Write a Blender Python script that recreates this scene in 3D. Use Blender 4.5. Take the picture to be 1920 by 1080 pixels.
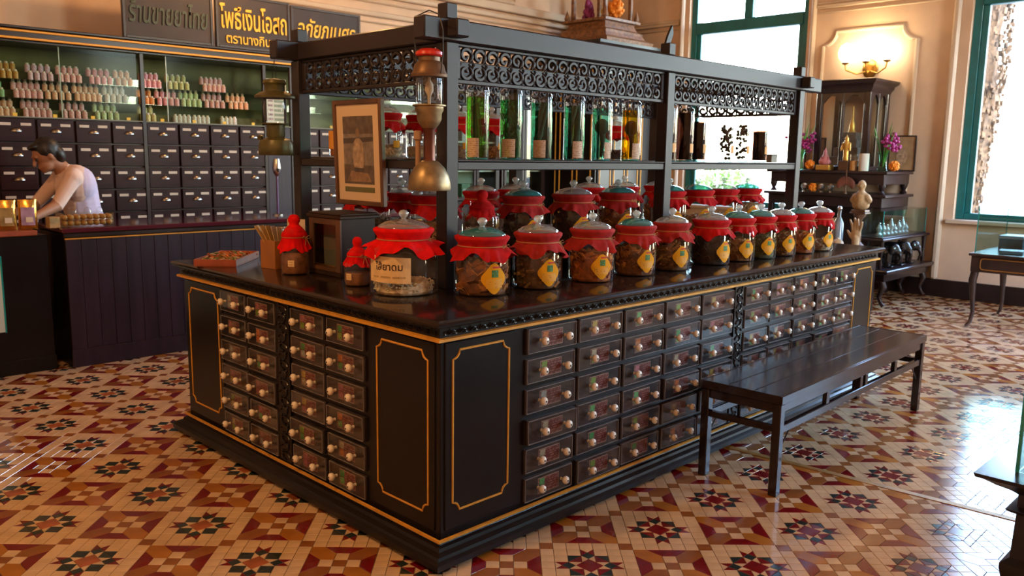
import bpy, math, random
import numpy as np
from mathutils import Vector, Matrix, Euler
random.seed(7)
PI = math.pi
sc = bpy.context.scene
for o in list(bpy.data.objects):
    bpy.data.objects.remove(o)
C = sc.collection

# ------------------------------------------------------------------ camera
F_PX, PITCH, HEAD, ROLL = 1573.3, 0.1559, 0.78307, -0.014473
CAM = Vector((-1.8405, -2.1878, 1.5))
Fh = Vector((math.cos(HEAD), math.sin(HEAD), 0)); R0 = Vector((math.sin(HEAD), -math.cos(HEAD), 0)); Zv = Vector((0, 0, 1))
FW = Fh*math.cos(PITCH) - Zv*math.sin(PITCH); U0 = Fh*math.sin(PITCH) + Zv*math.cos(PITCH)
cr, sr = math.cos(ROLL), math.sin(ROLL)
RT = R0*cr - U0*sr; UP = R0*sr + U0*cr
cd = bpy.data.cameras.new('camera'); cam = bpy.data.objects.new('camera', cd); C.objects.link(cam)
M = Matrix((RT, UP, -FW)).transposed().to_4x4(); M.translation = CAM
cam.matrix_world = M
cd.sensor_width = 36.0; cd.lens = F_PX/1920*36.0; cd.clip_start = 0.05; cd.clip_end = 200
cd.dof.use_dof = True; cd.dof.focus_distance = 3.3; cd.dof.aperture_fstop = 5.0
sc.camera = cam

# ------------------------------------------------------------------ world, sun, exposure
w = bpy.data.worlds.new('world'); sc.world = w; w.use_nodes = True
nt = w.node_tree; bg = nt.nodes['Background']
sky = nt.nodes.new('ShaderNodeTexSky'); sky.sky_type = 'NISHITA'; sky.sun_disc = False
sky.sun_elevation = math.radians(50); sky.sun_rotation = math.radians(200); sky.air_density = 1.2; sky.dust_density = 1.0; sky.ozone_density = 1.0
nt.links.new(sky.outputs[0], bg.inputs[0]); bg.inputs[1].default_value = 13.0
sd = bpy.data.lights.new('sun', 'SUN'); sd.energy = 3.0; sd.angle = math.radians(0.6); sd.color = (1, .93, .82)
sun = bpy.data.objects.new('sun', sd); C.objects.link(sun); sun.rotation_euler = Vector((0.45, -0.55, -0.9)).to_track_quat('-Z', 'Y').to_euler()
sc.view_settings.view_transform = 'Standard'; sc.view_settings.look = 'None'
sc.view_settings.exposure = -1.25; sc.view_settings.gamma = 1.0; sc.view_settings.use_curve_mapping = False
sc.cycles.transparent_max_bounces = 32; sc.cycles.max_bounces = 8; sc.cycles.glossy_bounces = 4
sc.cycles.caustics_reflective = False; sc.cycles.caustics_refractive = False
sc.cycles.sample_clamp_indirect = 4.0

# ------------------------------------------------------------------ materials
MATS = {}
def mat(name, col, rough=.5, metal=0., var=0., vscale=8., bump=0., bscale=60., coat=0., emit=None, estr=0., spec=None, stretch=None, sub=0.):
    if name in MATS: return MATS[name]
    m = bpy.data.materials.new(name); m.use_nodes = True; n = m.node_tree; b = n.nodes['Principled BSDF']
    b.inputs['Base Color'].default_value = (*col, 1); b.inputs['Roughness'].default_value = rough; b.inputs['Metallic'].default_value = metal
    b.inputs['Coat Weight'].default_value = coat; b.inputs['Coat Roughness'].default_value = .08
    if spec is not None: b.inputs['Specular IOR Level'].default_value = spec
    if emit: b.inputs['Emission Color'].default_value = (*emit, 1); b.inputs['Emission Strength'].default_value = estr
    tc = None
    def coords():
        nonlocal tc
        if tc is None:
            t = n.nodes.new('ShaderNodeTexCoord'); mp = n.nodes.new('ShaderNodeMapping')
            if stretch: mp.inputs['Scale'].default_value = stretch
            n.links.new(t.outputs['Object'], mp.inputs['Vector']); tc = mp
        return tc.outputs[0]
    if var:
        ns = n.nodes.new('ShaderNodeTexNoise'); ns.inputs['Scale'].default_value = vscale; ns.inputs['Detail'].default_value = 5
        n.links.new(coords(), ns.inputs['Vector'])
        rp = n.nodes.new('ShaderNodeValToRGB')
        rp.color_ramp.elements[0].position = .3; rp.color_ramp.elements[1].position = .7
        rp.color_ramp.elements[0].color = (*[max(0, c*(1-var)) for c in col], 1); rp.color_ramp.elements[1].color = (*[min(1, c*(1+var)) for c in col], 1)
        n.links.new(ns.outputs[0], rp.inputs[0]); n.links.new(rp.outputs[0], b.inputs['Base Color'])
    if bump:
        nb = n.nodes.new('ShaderNodeTexNoise'); nb.inputs['Scale'].default_value = bscale; nb.inputs['Detail'].default_value = 4
        n.links.new(coords(), nb.inputs['Vector'])
        bp = n.nodes.new('ShaderNodeBump'); bp.inputs['Strength'].default_value = bump; bp.inputs['Distance'].default_value = .004
        n.links.new(nb.outputs[0], bp.inputs['Height']); n.links.new(bp.outputs[0], b.inputs['Normal'])
    MATS[name] = m
    return m
def glassmat(name, tint=(.97, 1, .985), ior=1.45, gloss=1.0, rough=.02, refr_mix=0., refr_col=(.5, .6, .58), pw_=4.5):
    """thin clear sheet: straight-through transmission plus a Fresnel reflection"""
    if name in MATS: return MATS[name]
    m = bpy.data.materials.new(name); m.use_nodes = True; n = m.node_tree; n.nodes.clear()
    out = n.nodes.new('ShaderNodeOutputMaterial'); mx = n.nodes.new('ShaderNodeMixShader'); tr = n.nodes.new('ShaderNodeBsdfTransparent'); gl = n.nodes.new('ShaderNodeBsdfGlossy')
    lw = n.nodes.new('ShaderNodeLayerWeight'); pw = n.nodes.new('ShaderNodeMath'); pw.operation = 'POWER'; pw.inputs[1].default_value = pw_
    f0 = ((ior-1)/(ior+1))**2; fr = n.nodes.new('ShaderNodeMath'); fr.operation = 'MULTIPLY_ADD'; fr.inputs[1].default_value = (1-f0)*.85; fr.inputs[2].default_value = f0
    n.links.new(lw.outputs['Facing'], pw.inputs[0]); n.links.new(pw.outputs[0], fr.inputs[0])
    tr.inputs[0].default_value = (*tint, 1); gl.inputs['Roughness'].default_value = rough; gl.inputs[0].default_value = (gloss, gloss, gloss, 1)
    n.links.new(fr.outputs[0], mx.inputs[0]); src = tr
    if refr_mix:                                            # pale diffuse colour stands in for light refracted through the glass
        m2 = n.nodes.new('ShaderNodeMixShader'); m2.inputs[0].default_value = refr_mix; ts = n.nodes.new('ShaderNodeBsdfTranslucent'); df = n.nodes.new('ShaderNodeBsdfDiffuse'); m3 = n.nodes.new('ShaderNodeMixShader')
        ts.inputs[0].default_value = (*refr_col, 1); df.inputs[0].default_value = (*refr_col, 1); n.links.new(ts.outputs[0], m3.inputs[1]); n.links.new(df.outputs[0], m3.inputs[2]); m3.inputs[0].default_value = .5
        n.links.new(tr.outputs[0], m2.inputs[1]); n.links.new(m3.outputs[0], m2.inputs[2]); src = m2
    n.links.new(src.outputs[0], mx.inputs[1]); n.links.new(gl.outputs[0], mx.inputs[2]); n.links.new(mx.outputs[0], out.inputs[0])
    MATS[name] = m
    return m
def printmat(name, base, ink, scale, thr=.55, rough=.6, axis=2):
    """paper with lines of small print: bands broken up by noise"""
    if name in MATS: return MATS[name]
    m = mat(name, base, rough); n = m.node_tree; b = n.nodes['Principled BSDF']
    t = n.nodes.new('ShaderNodeTexCoord'); sx = n.nodes.new('ShaderNodeSeparateXYZ'); n.links.new(t.outputs['Object'], sx.inputs[0])
    mu = n.nodes.new('ShaderNodeMath'); mu.operation = 'MULTIPLY'; mu.inputs[1].default_value = scale; n.links.new(sx.outputs[axis], mu.inputs[0])
    fc = n.nodes.new('ShaderNodeMath'); fc.operation = 'FRACT'; n.links.new(mu.outputs[0], fc.inputs[0])
    gt = n.nodes.new('ShaderNodeMath'); gt.operation = 'GREATER_THAN'; gt.inputs[1].default_value = .55; n.links.new(fc.outputs[0], gt.inputs[0])
    ns = n.nodes.new('ShaderNodeTexNoise'); ns.inputs['Scale'].default_value = scale*.9; n.links.new(t.outputs['Object'], ns.inputs['Vector'])
    g2 = n.nodes.new('ShaderNodeMath'); g2.operation = 'GREATER_THAN'; g2.inputs[1].default_value = thr; n.links.new(ns.outputs[0], g2.inputs[0])
    mm = n.nodes.new('ShaderNodeMath'); mm.operation = 'MULTIPLY'; n.links.new(gt.outputs[0], mm.inputs[0]); n.links.new(g2.outputs[0], mm.inputs[1])
    mx = n.nodes.new('ShaderNodeMix'); mx.data_type = 'RGBA'; mx.inputs[6].default_value = (*base, 1); mx.inputs[7].default_value = (*ink, 1)
    n.links.new(mm.outputs[0], mx.inputs[0]); n.links.new(mx.outputs[2], b.inputs['Base Color'])
    return m

LACQ = mat('black_lacquer', (.0085, .006, .006), .3, var=.35, vscale=5, spec=.32)
LACQ2 = mat('dark_brown_lacquer', (.024, .013, .012), .3, var=.4, vscale=4, stretch=(1, 1, .2), spec=.35)
TOPW = mat('polished_dark_wood', (.016, .010, .009), .13, var=.4, vscale=6, stretch=(.3, 1, 1), bump=.02, bscale=30)
RACKW = mat('grey_brown_wood', (.024, .019, .022), .4, spec=.32, var=.35, vscale=7, stretch=(.2, .2, .5), bump=.05, bscale=40)
BENCHW = mat('dark_bench_wood', (.020, .012, .013), .15, var=.4, vscale=5, stretch=(.15, 1, 1), bump=.03, bscale=50)
GOLD = mat('gold_paint', (.62, .29, .03), .42, .0, var=.15, vscale=20)
CREAM = mat('cream_ceramic', (.86, .77, .64), .18, coat=.5)
DARK = mat('hole_shade', (.01, .009, .008), .6)
RED = mat('red_cloth', (.42, .009, .010), .85, spec=.12, var=.25, vscale=25, bump=.2, bscale=120)
RED2 = mat('faded_red_cloth', (.33, .022, .021), .85, spec=.12, var=.25, vscale=25, bump=.2, bscale=120)
RED3 = mat('bright_red_cloth', (.64, .005, .005), .85, spec=.12, var=.2, vscale=25, bump=.2, bscale=120)
TWINE = mat('twine', (.45, .22, .08), .8)
GLASS = glassmat('jar_glass', (.97, .987, .98), 1.5, 1., pw_=4.)
LIDG = glassmat('lid_glass', (.9, .97, .95), 2.2, refr_mix=.34, refr_col=(.74, .80, .78), pw_=3.)
KNOBG = glassmat('knob_glass', (.92, .97, .95), 2.4, refr_mix=.45, refr_col=(.82, .86, .84), pw_=2.5)
LIDT = glassmat('teal_lid_glass', (.45, .86, .84), 2.0, refr_mix=.42, refr_col=(.12, .56, .56), pw_=3.)
PANE = glassmat('window_pane', (.985, .99, .99), 1.3)
SHOWG = glassmat('showcase_glass', (.86, .93, .90), 1.45)
SLIDEG = glassmat('sliding_glass', (.88, .92, .88), 1.14, .7, .12)
TEALEDGE = mat('teal_glass_edge', (.02, .30, .28), .15, coat=.5)
TEAL = mat('teal_paint', (.008, .15, .17), .35, var=.15)
PLASTER = mat('warm_plaster', (.76, .56, .41), .85, var=.12, vscale=2.2, bump=.06, bscale=12)
PLASTER2 = mat('pale_plaster', (.70, .56, .43), .75, var=.08, vscale=3)
BROWN = mat('brown_wood', (.10, .045, .02), .45, var=.4, vscale=9, stretch=(1, 1, .3))
ORWOOD = mat('orange_wood', (.40, .15, .035), .45, var=.2, vscale=10, stretch=(1, 1, .3))
REDWOOD = mat('red_brown_wood', (.30, .065, .025), .45, var=.3, vscale=10)
WHITE = mat('white_paper', (.75, .72, .66), .7)
BRASS = mat('brass', (.55, .33, .09), .3, 1.)
OLDMET = mat('tarnished_brass', (.30, .22, .12), .42, .8, var=.4, vscale=18)
OLIVE = mat('olive_enamel', (.085, .075, .022), .4, .2, var=.4, vscale=20)
IRON = mat('dark_iron', (.03, .028, .027), .45, .7)
SILVER = mat('silver', (.62, .62, .63), .22, 1.)
STEEL = mat('dull_pull_metal', (.34, .32, .30), .3, 1.)

# ------------------------------------------------------------------ geometry helpers
class MB:
    def __init__(s): s.v = []; s.f = []; s.m = []
    def add(s, vs, fs, mi=0):
        k = len(s.v); s.v += [tuple(p) for p in vs]; s.f += [tuple(i+k for i in f) for f in fs]; s.m += [mi]*len(fs); return s
    def box(s, x0, x1, y0, y1, z0, z1, mi=0, M=None):
        vs = [(x, y, z) for z in (z0, z1) for y in (y0, y1) for x in (x0, x1)]
        if M is not None: vs = [M @ Vector(p) for p in vs]
        return s.add(vs, [(0, 2, 3, 1), (4, 5, 7, 6), (0, 1, 5, 4), (2, 6, 7, 3), (0, 4, 6, 2), (1, 3, 7, 5)], mi)
    def cbox(s, x0, x1, y0, y1, z0, z1, b=.003, mi=0, M=None):
        b = min(b, .49*min(x1-x0, y1-y0, z1-z0))
        vs = []; idx = {}
        for ix in (0, 1):
            for iy in (0, 1):
                for iz in (0, 1):
                    for a in range(3):
                        p = [(x0, x1)[ix], (y0, y1)[iy], (z0, z1)[iz]]; sg = [(1, -1)[ix], (1, -1)[iy], (1, -1)[iz]]
                        for q in range(3):
                            if q != a: p[q] += sg[q]*b
                        idx[(ix, iy, iz, a)] = len(vs); vs.append(tuple(p))
        fs = []
        def I(t, a): return idx[(*t, a)]
        for a in range(3):
            o = [q for q in range(3) if q != a]
            for e in (0, 1):
                q = []
                for (i, j) in ((0, 0), (1, 0), (1, 1), (0, 1)):
                    t = [0, 0, 0]; t[a] = e; t[o[0]] = i; t[o[1]] = j; q.append(I(t, a))
                flip = (e == 1) != (a == 1)
                fs.append(tuple(q) if flip else tuple(q[::-1]))
        for a in range(3):
            o = [q for q in range(3) if q != a]
            for i in (0, 1):
                for j in (0, 1):
                    t0 = [0, 0, 0]; t1 = [0, 0, 0]; t1[a] = 1
                    t0[o[0]] = t1[o[0]] = i; t0[o[1]] = t1[o[1]] = j
                    fs.append((I(t0, o[0]), I(t1, o[0]), I(t1, o[1]), I(t0, o[1])))
        for ix in (0, 1):
            for iy in (0, 1):
                for iz in (0, 1): fs.append(tuple(I((ix, iy, iz), a) for a in range(3)))
        if M is not None: vs = [M @ Vector(p) for p in vs]
        return s.add(vs, fs, mi)
    def lathe(s, prof, n=24, c=(0, 0, 0), mi=0, caps=True, M=None, wob=None):
        vs = []; fs = []
        for (r, z) in prof:
            for k in range(n):
                a = 2*PI*k/n; rr = r; zz = z
                if wob: rr, zz = wob(r, z, a)
                vs.append((c[0]+rr*math.cos(a), c[1]+rr*math.sin(a), c[2]+zz))
        for i in range(len(prof)-1):
            for k in range(n):
                a, b = i*n+k, i*n+(k+1) % n; fs.append((a, b, b+n, a+n))
        if caps:
            if prof[0][0] > 1e-5: fs.append(tuple(range(n))[::-1])
            if prof[-1][0] > 1e-5: fs.append(tuple(range((len(prof)-1)*n, len(prof)*n)))
        if M is not None: vs = [M @ Vector(p) for p in vs]
        return s.add(vs, fs, mi)
    def sphere(s, c, r, n=12, m=8, sc=(1, 1, 1), mi=0, M=None):
        prof = [(math.sin(PI*i/m), -math.cos(PI*i/m)) for i in range(m+1)]
        vs = []; fs = []
        for (a, z) in prof[1:-1]:
            for k in range(n): vs.append((a*math.cos(2*PI*k/n), a*math.sin(2*PI*k/n), z))
        vs += [(0, 0, -1), (0, 0, 1)]; L = len(vs)
        for i in range(m-2):
            for k in range(n): a, b = i*n+k, i*n+(k+1) % n; fs.append((a, b, b+n, a+n))
        for k in range(n):
            fs.append((L-2, (k+1) % n, k)); fs.append((L-1, (m-2)*n+k, (m-2)*n+(k+1) % n))
        vs = [Vector((p[0]*r*sc[0], p[1]*r*sc[1], p[2]*r*sc[2])) for p in vs]
        if M is not None: vs = [M @ p for p in vs]
        return s.add([(p[0]+c[0], p[1]+c[1], p[2]+c[2]) for p in vs], fs, mi)
    def tube(s, pts, r, n=8, mi=0, closed=False, caps=True):
        P = [Vector(p) for p in pts]; L = len(P); rs = r if isinstance(r, (list, tuple)) else [r]*L
        vs = []; fs = []; ref = None
        for i in range(L):
            if closed: t = P[(i+1) % L]-P[i-1]
            else: t = P[min(i+1, L-1)]-P[max(i-1, 0)]
            t.normalize()
            if ref is None:
                ref = Vector((0, 0, 1)) if abs(t.z) < .9 else Vector((1, 0, 0))
                ref = (ref - t*ref.dot(t)).normalized()
            else:
                ref = ref - t*ref.dot(t)
                ref = ref.normalized() if ref.length > 1e-6 else t.orthogonal().normalized()
            bi = t.cross(ref)
            for k in range(n):
                a = 2*PI*k/n; vs.append(P[i] + (ref*math.cos(a)+bi*math.sin(a))*rs[i])
        for i in range(L if closed else L-1):
            j = (i+1) % L
            for k in range(n): fs.append((i*n+k, i*n+(k+1) % n, j*n+(k+1) % n, j*n+k))
        if caps and not closed: fs += [tuple(range(n))[::-1], tuple(range((L-1)*n, L*n))]
        return s.add(vs, fs, mi)
    def prism(s, poly, d0, d1, fn, mi=0):
        """poly 2-D CCW; fn(a,b,d)->xyz"""
        n = len(poly); vs = [fn(a, b, d0) for a, b in poly]+[fn(a, b, d1) for a, b in poly]
        fs = [tuple(range(n))[::-1], tuple(range(n, 2*n))]+[(k, (k+1) % n, n+(k+1) % n, n+k) for k in range(n)]
        return s.add(vs, fs, mi)
    def mould(s, prof, x0, x1, y0, y1, mi=0, capt=False, capb=False):
        """profile (out, z) swept round a rectangle with mitred corners"""
        vs = []; fs = []; L = len(prof)
        for (o, z) in prof: vs += [(x0-o, y0-o, z), (x1+o, y0-o, z), (x1+o, y1+o, z), (x0-o, y1+o, z)]
        for i in range(L-1):
            for k in range(4): a, b = i*4+k, i*4+(k+1) % 4; fs.append((a, b, b+4, a+4))
        if capb: fs.append((3, 2, 1, 0))
        if capt: fs.append(tuple(range(4*L-4, 4*L)))
        return s.add(vs, fs, mi)
    def mesh(s, name, mats, smooth=None):
        me = bpy.data.meshes.new(name); me.from_pydata(s.v, [], s.f)
        mats = mats if isinstance(mats, (list, tuple)) else [mats]
        for m in mats: me.materials.append(m)
        if len(mats) > 1: me.polygons.foreach_set('material_index', s.m)
        if smooth:
            me.polygons.foreach_set('use_smooth', [True]*len(me.polygons)); me.set_sharp_from_angle(angle=math.radians(smooth))
        me.update()
        return me
def link(name, me, parent=None, loc=(0, 0, 0), rot=None, scale=None):
    o = bpy.data.objects.new(name, me); C.objects.link(o); o.location = loc
    if rot is not None: o.rotation_euler = rot
    if scale is not None: o.scale = scale if isinstance(scale, (tuple, list)) else (scale,)*3
    if parent: o.parent = parent
    return o
def obj(name, mb, mats, parent=None, loc=(0, 0, 0), rot=None, smooth=40, **tags):
    o = link(name, mb.mesh(name, mats, smooth), parent, loc, rot)
    for k, v in tags.items(): o[k] = v
    return o
def tag(o, label, cat, group=None, kind=None):
    o['label'] = label; o['category'] = cat
    if group: o['group'] = group
    if kind: o['kind'] = kind
    return o
def thing(name, label, cat, loc=(0, 0, 0), rz=0, group=None):
    o = bpy.data.objects.new(name, None); C.objects.link(o); o.empty_display_size = .1; o.location = loc; o.rotation_euler = (0, 0, rz)
    return tag(o, label, cat, group)
def struct(name, mb, mats, label=None, parent=None, smooth=40):
    o = obj(name, mb, mats, parent, smooth=smooth); o['kind'] = 'structure'
    if label: o['label'] = label
    return o
def copy_tree(o, loc=None, rz=None, parent=None, label=None, group=None):
    c = o.copy(); C.objects.link(c); c.parent = parent
    if loc is not None: c.location = loc
    if rz is not None: c.rotation_euler = (0, 0, rz)
    if label: c['label'] = label
    if group: c['group'] = group
    for ch in o.children: copy_tree(ch, parent=c)
    return c
CACHE = {}
def cached(key, fn):
    if key not in CACHE: CACHE[key] = fn()
    return CACHE[key]
def blob(name, parts, mats, voxel=.012, smooth=4, parent=None, loc=(0, 0, 0), rot=None):
    """one continuous surface from tapered limbs (p0, p1, r0, r1) and ellipsoids (p, (rx,ry,rz))"""
    mb = MB()
    for p in parts:
        if len(p) == 2: mb.sphere(p[0], 1, 16, 10, p[1])
        elif len(p) == 3: mb.sphere((0, 0, 0), 1, 16, 10, p[1], M=Matrix.Translation(p[0]) @ Euler(p[2]).to_matrix().to_4x4())
        else:
            a, b = Vector(p[0]), Vector(p[1]); n = max(2, int((b-a).length/(.35*min(p[2], p[3])))+1)
            for i in range(n+1):
                t = i/n; mb.sphere(a.lerp(b, t), p[2]+(p[3]-p[2])*t, 12, 8)
    o = link(name+'_tmp', mb.mesh(name+'_tmp', []))
    r = o.modifiers.new('r', 'REMESH'); r.mode = 'VOXEL'; r.voxel_size = voxel
    if smooth: s_ = o.modifiers.new('s', 'SMOOTH'); s_.iterations = smooth; s_.factor = .5
    dg = bpy.context.evaluated_depsgraph_get(); me = bpy.data.meshes.new_from_object(o.evaluated_get(dg))
    bpy.data.objects.remove(o); me.name = name
    me.materials.clear()
    for m in (mats if isinstance(mats, (list, tuple)) else [mats]): me.materials.append(m)
    me.polygons.foreach_set('use_smooth', [True]*len(me.polygons)); me.update()
    return link(name, me, parent, loc, rot)
def text_mesh(body, size, depth=.002, align='CENTER', shear=0., bold=0., spacing=1.):
    cu = bpy.data.curves.new('t', 'FONT'); cu.body = body; cu.size = size; cu.extrude = depth; cu.align_x = align; cu.align_y = 'CENTER'; cu.shear = shear; cu.offset = bold; cu.space_character = spacing
    cu.resolution_u = 3
    o = bpy.data.objects.new('t', cu); C.objects.link(o); dg = bpy.context.evaluated_depsgraph_get()
    me = bpy.data.meshes.new_from_object(o.evaluated_get(dg)); bpy.data.objects.remove(o)
    return me
def wallmat(nrm):
    """matrix whose local x is along the wall to the viewer's right, y up, z out of the wall (nrm)"""
    z = Vector(nrm).normalized(); y = Vector((0, 0, 1)); x = y.cross(z)
    return Matrix((x, y, z)).transposed()
# ================================================================== THE SETTING
XB, YL, ZC = 8.2, 6.0, 5.2          # back wall plane, left wall plane, ceiling height
XF, YR = -4.6, -5.6
# ---- floor: grout bed, star-and-pinwheel tile pattern
gm = mat('grout', (.10, .065, .04), .9)
floor = struct('floor', MB().box(XF-.2, XB+.35, YR-.2, YL+.2, -.12, -.0016), gm, 'patterned floor of small geometric clay tiles')
def tilemat(name, col, var=.16):
    m = mat(name, col, .13, var=var, vscale=9, bump=.012, bscale=25, spec=.95)
    return m
TM = [tilemat('cream_tile', (.67, .465, .27)), tilemat('brown_tile', (.27, .092, .022)), tilemat('tan_tile', (.40, .15, .022)),
      tilemat('oxblood_tile', (.17, .005, .007)), tilemat('bottle_green_tile', (.020, .034, .034)), tilemat('terracotta_tile', (.36, .10, .035), .4)]
SP, TH = 0.43830, 0.00888
q = SP/(6*math.sqrt(2))
STAR, PIN = [], []
def sqr(cx, cy, m): return ([(cx-.5, cy-.5), (cx+.5, cy-.5), (cx+.5, cy+.5), (cx-.5, cy+.5)], m)
for i in range(-3, 4):
    for j in range(-3, 4):
        if max(abs(i), abs(j)) == 3:
            if abs(i) == 3 and abs(j) == 3:
                if i == 3: STAR.append(sqr(i, j, 1))          # corner squares are shared by neighbouring stars
            else: STAR.append(sqr(i, j, 0))
        elif (abs(i), abs(j)) in ((2, 2), (2, 1), (1, 2)): STAR.append(sqr(i, j, 0))
def rot4(p, k):
    for _ in range(k): p = [(-y, x) for x, y in p]
    return p
for k in range(4):
    STAR.append((rot4([(.5, .5), (1.5, .5), (.5, 1.5)], k), 3)); STAR.append((rot4([(1.5, .5), (1.5, 1.5), (.5, 1.5)], k), 4))
    STAR.append((rot4([(0, 1), (.5, 1.5), (0, 2), (-.5, 1.5)], k), 4))
    STAR.append((rot4([(.5, 1.5), (.5, 2.5), (0, 2)], k), 3)); STAR.append((rot4([(-.5, 1.5), (0, 2), (-.5, 2.5)], k), 3))
    STAR.append((rot4([(0, 2), (.5, 2.5), (-.5, 2.5)], k), 0))
    STAR.append((rot4([(.5, .5), (.5, 1.5), (0, 1)], k), 0)); STAR.append((rot4([(-.5, .5), (0, 1), (-.5, 1.5)], k), 0))
    PIN.append(sqr(*[(1, 0), (0, 1), (-1, 0), (0, -1)][k], 0))
    PIN.append((rot4([(.5, 1.5), (1.5, 2.5), (-1.5, 2.5), (-.5, 1.5)], k), 3))
    PIN.append((rot4([(.5, .5), (1.5, .5), (2.5, 1.5), (2.5, 2.5), (1.5, 2.5), (.5, 1.5)], k), 2 if k % 2 else 1))
STAR.append(([(1, 0), (0, 1), (-1, 0), (0, -1)], 3)); PIN.append(sqr(0, 0, 1))
def inset(poly, d):
    n = len(poly); out = []
    for k in range(n):
        p0, p1, p2 = Vector(poly[k-1]), Vector(poly[k]), Vector(poly[(k+1) % n])
        e1, e2 = (p1-p0).normalized(), (p2-p1).normalized(); n1, n2 = Vector((-e1.y, e1.x)), Vector((-e2.y, e2.x))
        b = n1+n2; out.append(p1 + b*(d/max(.2, (1+n1.dot(n2)))))
    return out
def prep(lst):
    out = []
    for p, m in lst:
        pp = [(x*q, y*q) for x, y in p]; c = Vector((sum(x for x, _ in pp)/len(pp), sum(y for _, y in pp)/len(pp)))
        top = inset(pp, .0017); bot = inset(pp, .0009)
        ar = abs(sum(pp[k-1][0]*pp[k][1]-pp[k][0]*pp[k-1][1] for k in range(len(pp))))/2
        out.append((c, [t-c for t in top], [t-c for t in bot], m, ar))
    return out
STAR, PIN = prep(STAR), prep(PIN)
ca, sa = math.cos(TH), math.sin(TH)
A = Vector((SP*ca, SP*sa)); B = Vector((-SP*sa, SP*ca)); O = Vector((-.4407, .9670))
ang = TH - PI/4; ce, se = math.cos(ang), math.sin(ang)
rt = random.Random(3)
pieces = []
for i in range(-14, 26):
    for j in range(-20, 18):
        for kind, lst in ((0, STAR), (1, PIN)):
            c0 = O + A*(i+.5*kind) + B*(j+.5*kind)
            if not (XF < c0.x < XB+.3 and YR < c0.y < YL): continue
            if .35 < c0.x < 3.5 and .35 < c0.y < 1.8: continue           # under the island
            if (c0.y > 4.4 and c0.x < 2.9) or c0.x < -3.2: continue
            left = c0.y > .2 and c0.x < 1.5
            for ti, (c, top, bot, m, ar) in enumerate(lst):
                p = Vector((c0.x + c.x*ce - c.y*se, c0.y + c.x*se + c.y*ce))
                if left and kind == 0 and ti == len(lst)-1: m = 5
                elif left and kind == 0 and m == 3 and len(top) == 3 and max(abs(c.x), abs(c.y)) < 1.2*q: m = 4
                d = Vector((p.x-CAM.x, p.y-CAM.y, -CAM.z)); zz = d.dot(FW); sco = 0
                if zz > .5:
                    u = d.dot(RT)/zz*F_PX; v = -d.dot(UP)/zz*F_PX
                    if abs(u) < 950 and abs(v) < 530 and not (-.02 < p.x and -.02 < p.y < 2.2 and p.x < 3.9): sco = ar/d.length**3
                pieces.append((sco, kind, ti, p, m))
pieces.sort(key=lambda t: -t[0])
def piece_geo(kind, ti, tx, ty):
    c, top, bot, m, ar = (STAR, PIN)[kind][ti]; n = len(top)
    vs = [(t.x*ce-t.y*se, t.x*se+t.y*ce, t.x*tx+t.y*ty) for t in top]+[(t.x*ce-t.y*se, t.x*se+t.y*ce, -.0016) for t in bot]
    return vs, [tuple(range(n))]+[(n+k, n+(k+1) % n, (k+1) % n, k) for k in range(n)]
for sco, kind, ti, p, m in pieces[:300]:
    def mk():
        vs, fs = piece_geo(kind, ti, 0, 0); return MB().add(vs, fs).mesh('tile', TM[m], 20)
    o = link('tile', cached(('tile', kind, ti, m), mk), floor, (p.x, p.y, .0002*rt.random()), (rt.uniform(-.004, .004), rt.uniform(-.004, .004), 0))
fld = MB()
for sco, kind, ti, p, m in pieces[300:]:
    vs, fs = piece_geo(kind, ti, rt.uniform(-.004, .004), rt.uniform(-.004, .004))
    k = len(fld.v); fld.v += [(a+p.x, b+p.y, c) for a, b, c in vs]; fld.f += [tuple(i+k for i in f) for f in fs]; fld.m += [m]*len(fs)
o = obj('tile_field', fld, TM, floor, smooth=None, kind='stuff')
struct('trim_1', MB().cbox(1.980, 2.018, -3.2, -.02, -.001, .003, .001), mat('worn_brass_strip', (.40, .21, .045), .45, .3, var=.3, vscale=12), 'narrow brass dividing strip set across the tiled floor').rotation_euler = (0, 0, .075)
bpy.data.objects['trim_1'].location = (-.015, -.15, .0)

# ---- walls, ceiling
W = [(1, 2.78, 4.48), (2, -.86, .93), (3, -4.5, -2.72)]
ZS, ZT = .88, 4.35
b = MB(); ys = [YR-.2] + [t for w_ in reversed(W) for t in (w_[1], w_[2])] + [YL+.2]
for k in range(0, len(ys), 2): b.box(XB, XB+.34, ys[k], ys[k+1], 0, ZC)
for _, y0, y1 in W: b.box(XB, XB+.34, y0, y1, 0, ZS); b.box(XB, XB+.34, y0, y1, ZT, ZC)
wall_back = struct('wall_back', b, PLASTER, 'warm cream plaster wall with tall windows', smooth=None)
wall_left = struct('wall_left', MB().box(XF-.2, XB, YL, YL+.2, 0, ZC), PLASTER, 'warm cream plaster wall behind the drawer cabinets', smooth=None)
WR = [(4, 4.6, 6.2)]
b = MB(); xs = [XF-.2, 4.6, 6.2, XB]
for k in range(0, 4, 2): b.box(xs[k], xs[k+1], YR-.3, YR, 0, ZC)
for _, x0, x1 in WR: b.box(x0, x1, YR-.3, YR, 0, ZS); b.box(x0, x1, YR-.3, YR, ZT, ZC)
struct('wall_right', b, PLASTER, smooth=None)
struct('wall_front', MB().box(XF-.2, XF, YR, YL, 0, ZC), PLASTER, smooth=None)
struct('ceiling', MB().box(XF-.2, XB+.34, YR-.2, YL+.2, ZC, ZC+.2), PLASTER2, smooth=None)
struct('baseboard_back', MB().cbox(XB-.035, XB, YR, YL, 0, .2, .006), LACQ2, 'dark wooden skirting along the window wall')
struct('baseboard_left', MB().cbox(XF, XB-.04, YL-.03, YL, 0, .2, .006), LACQ2)
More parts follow.
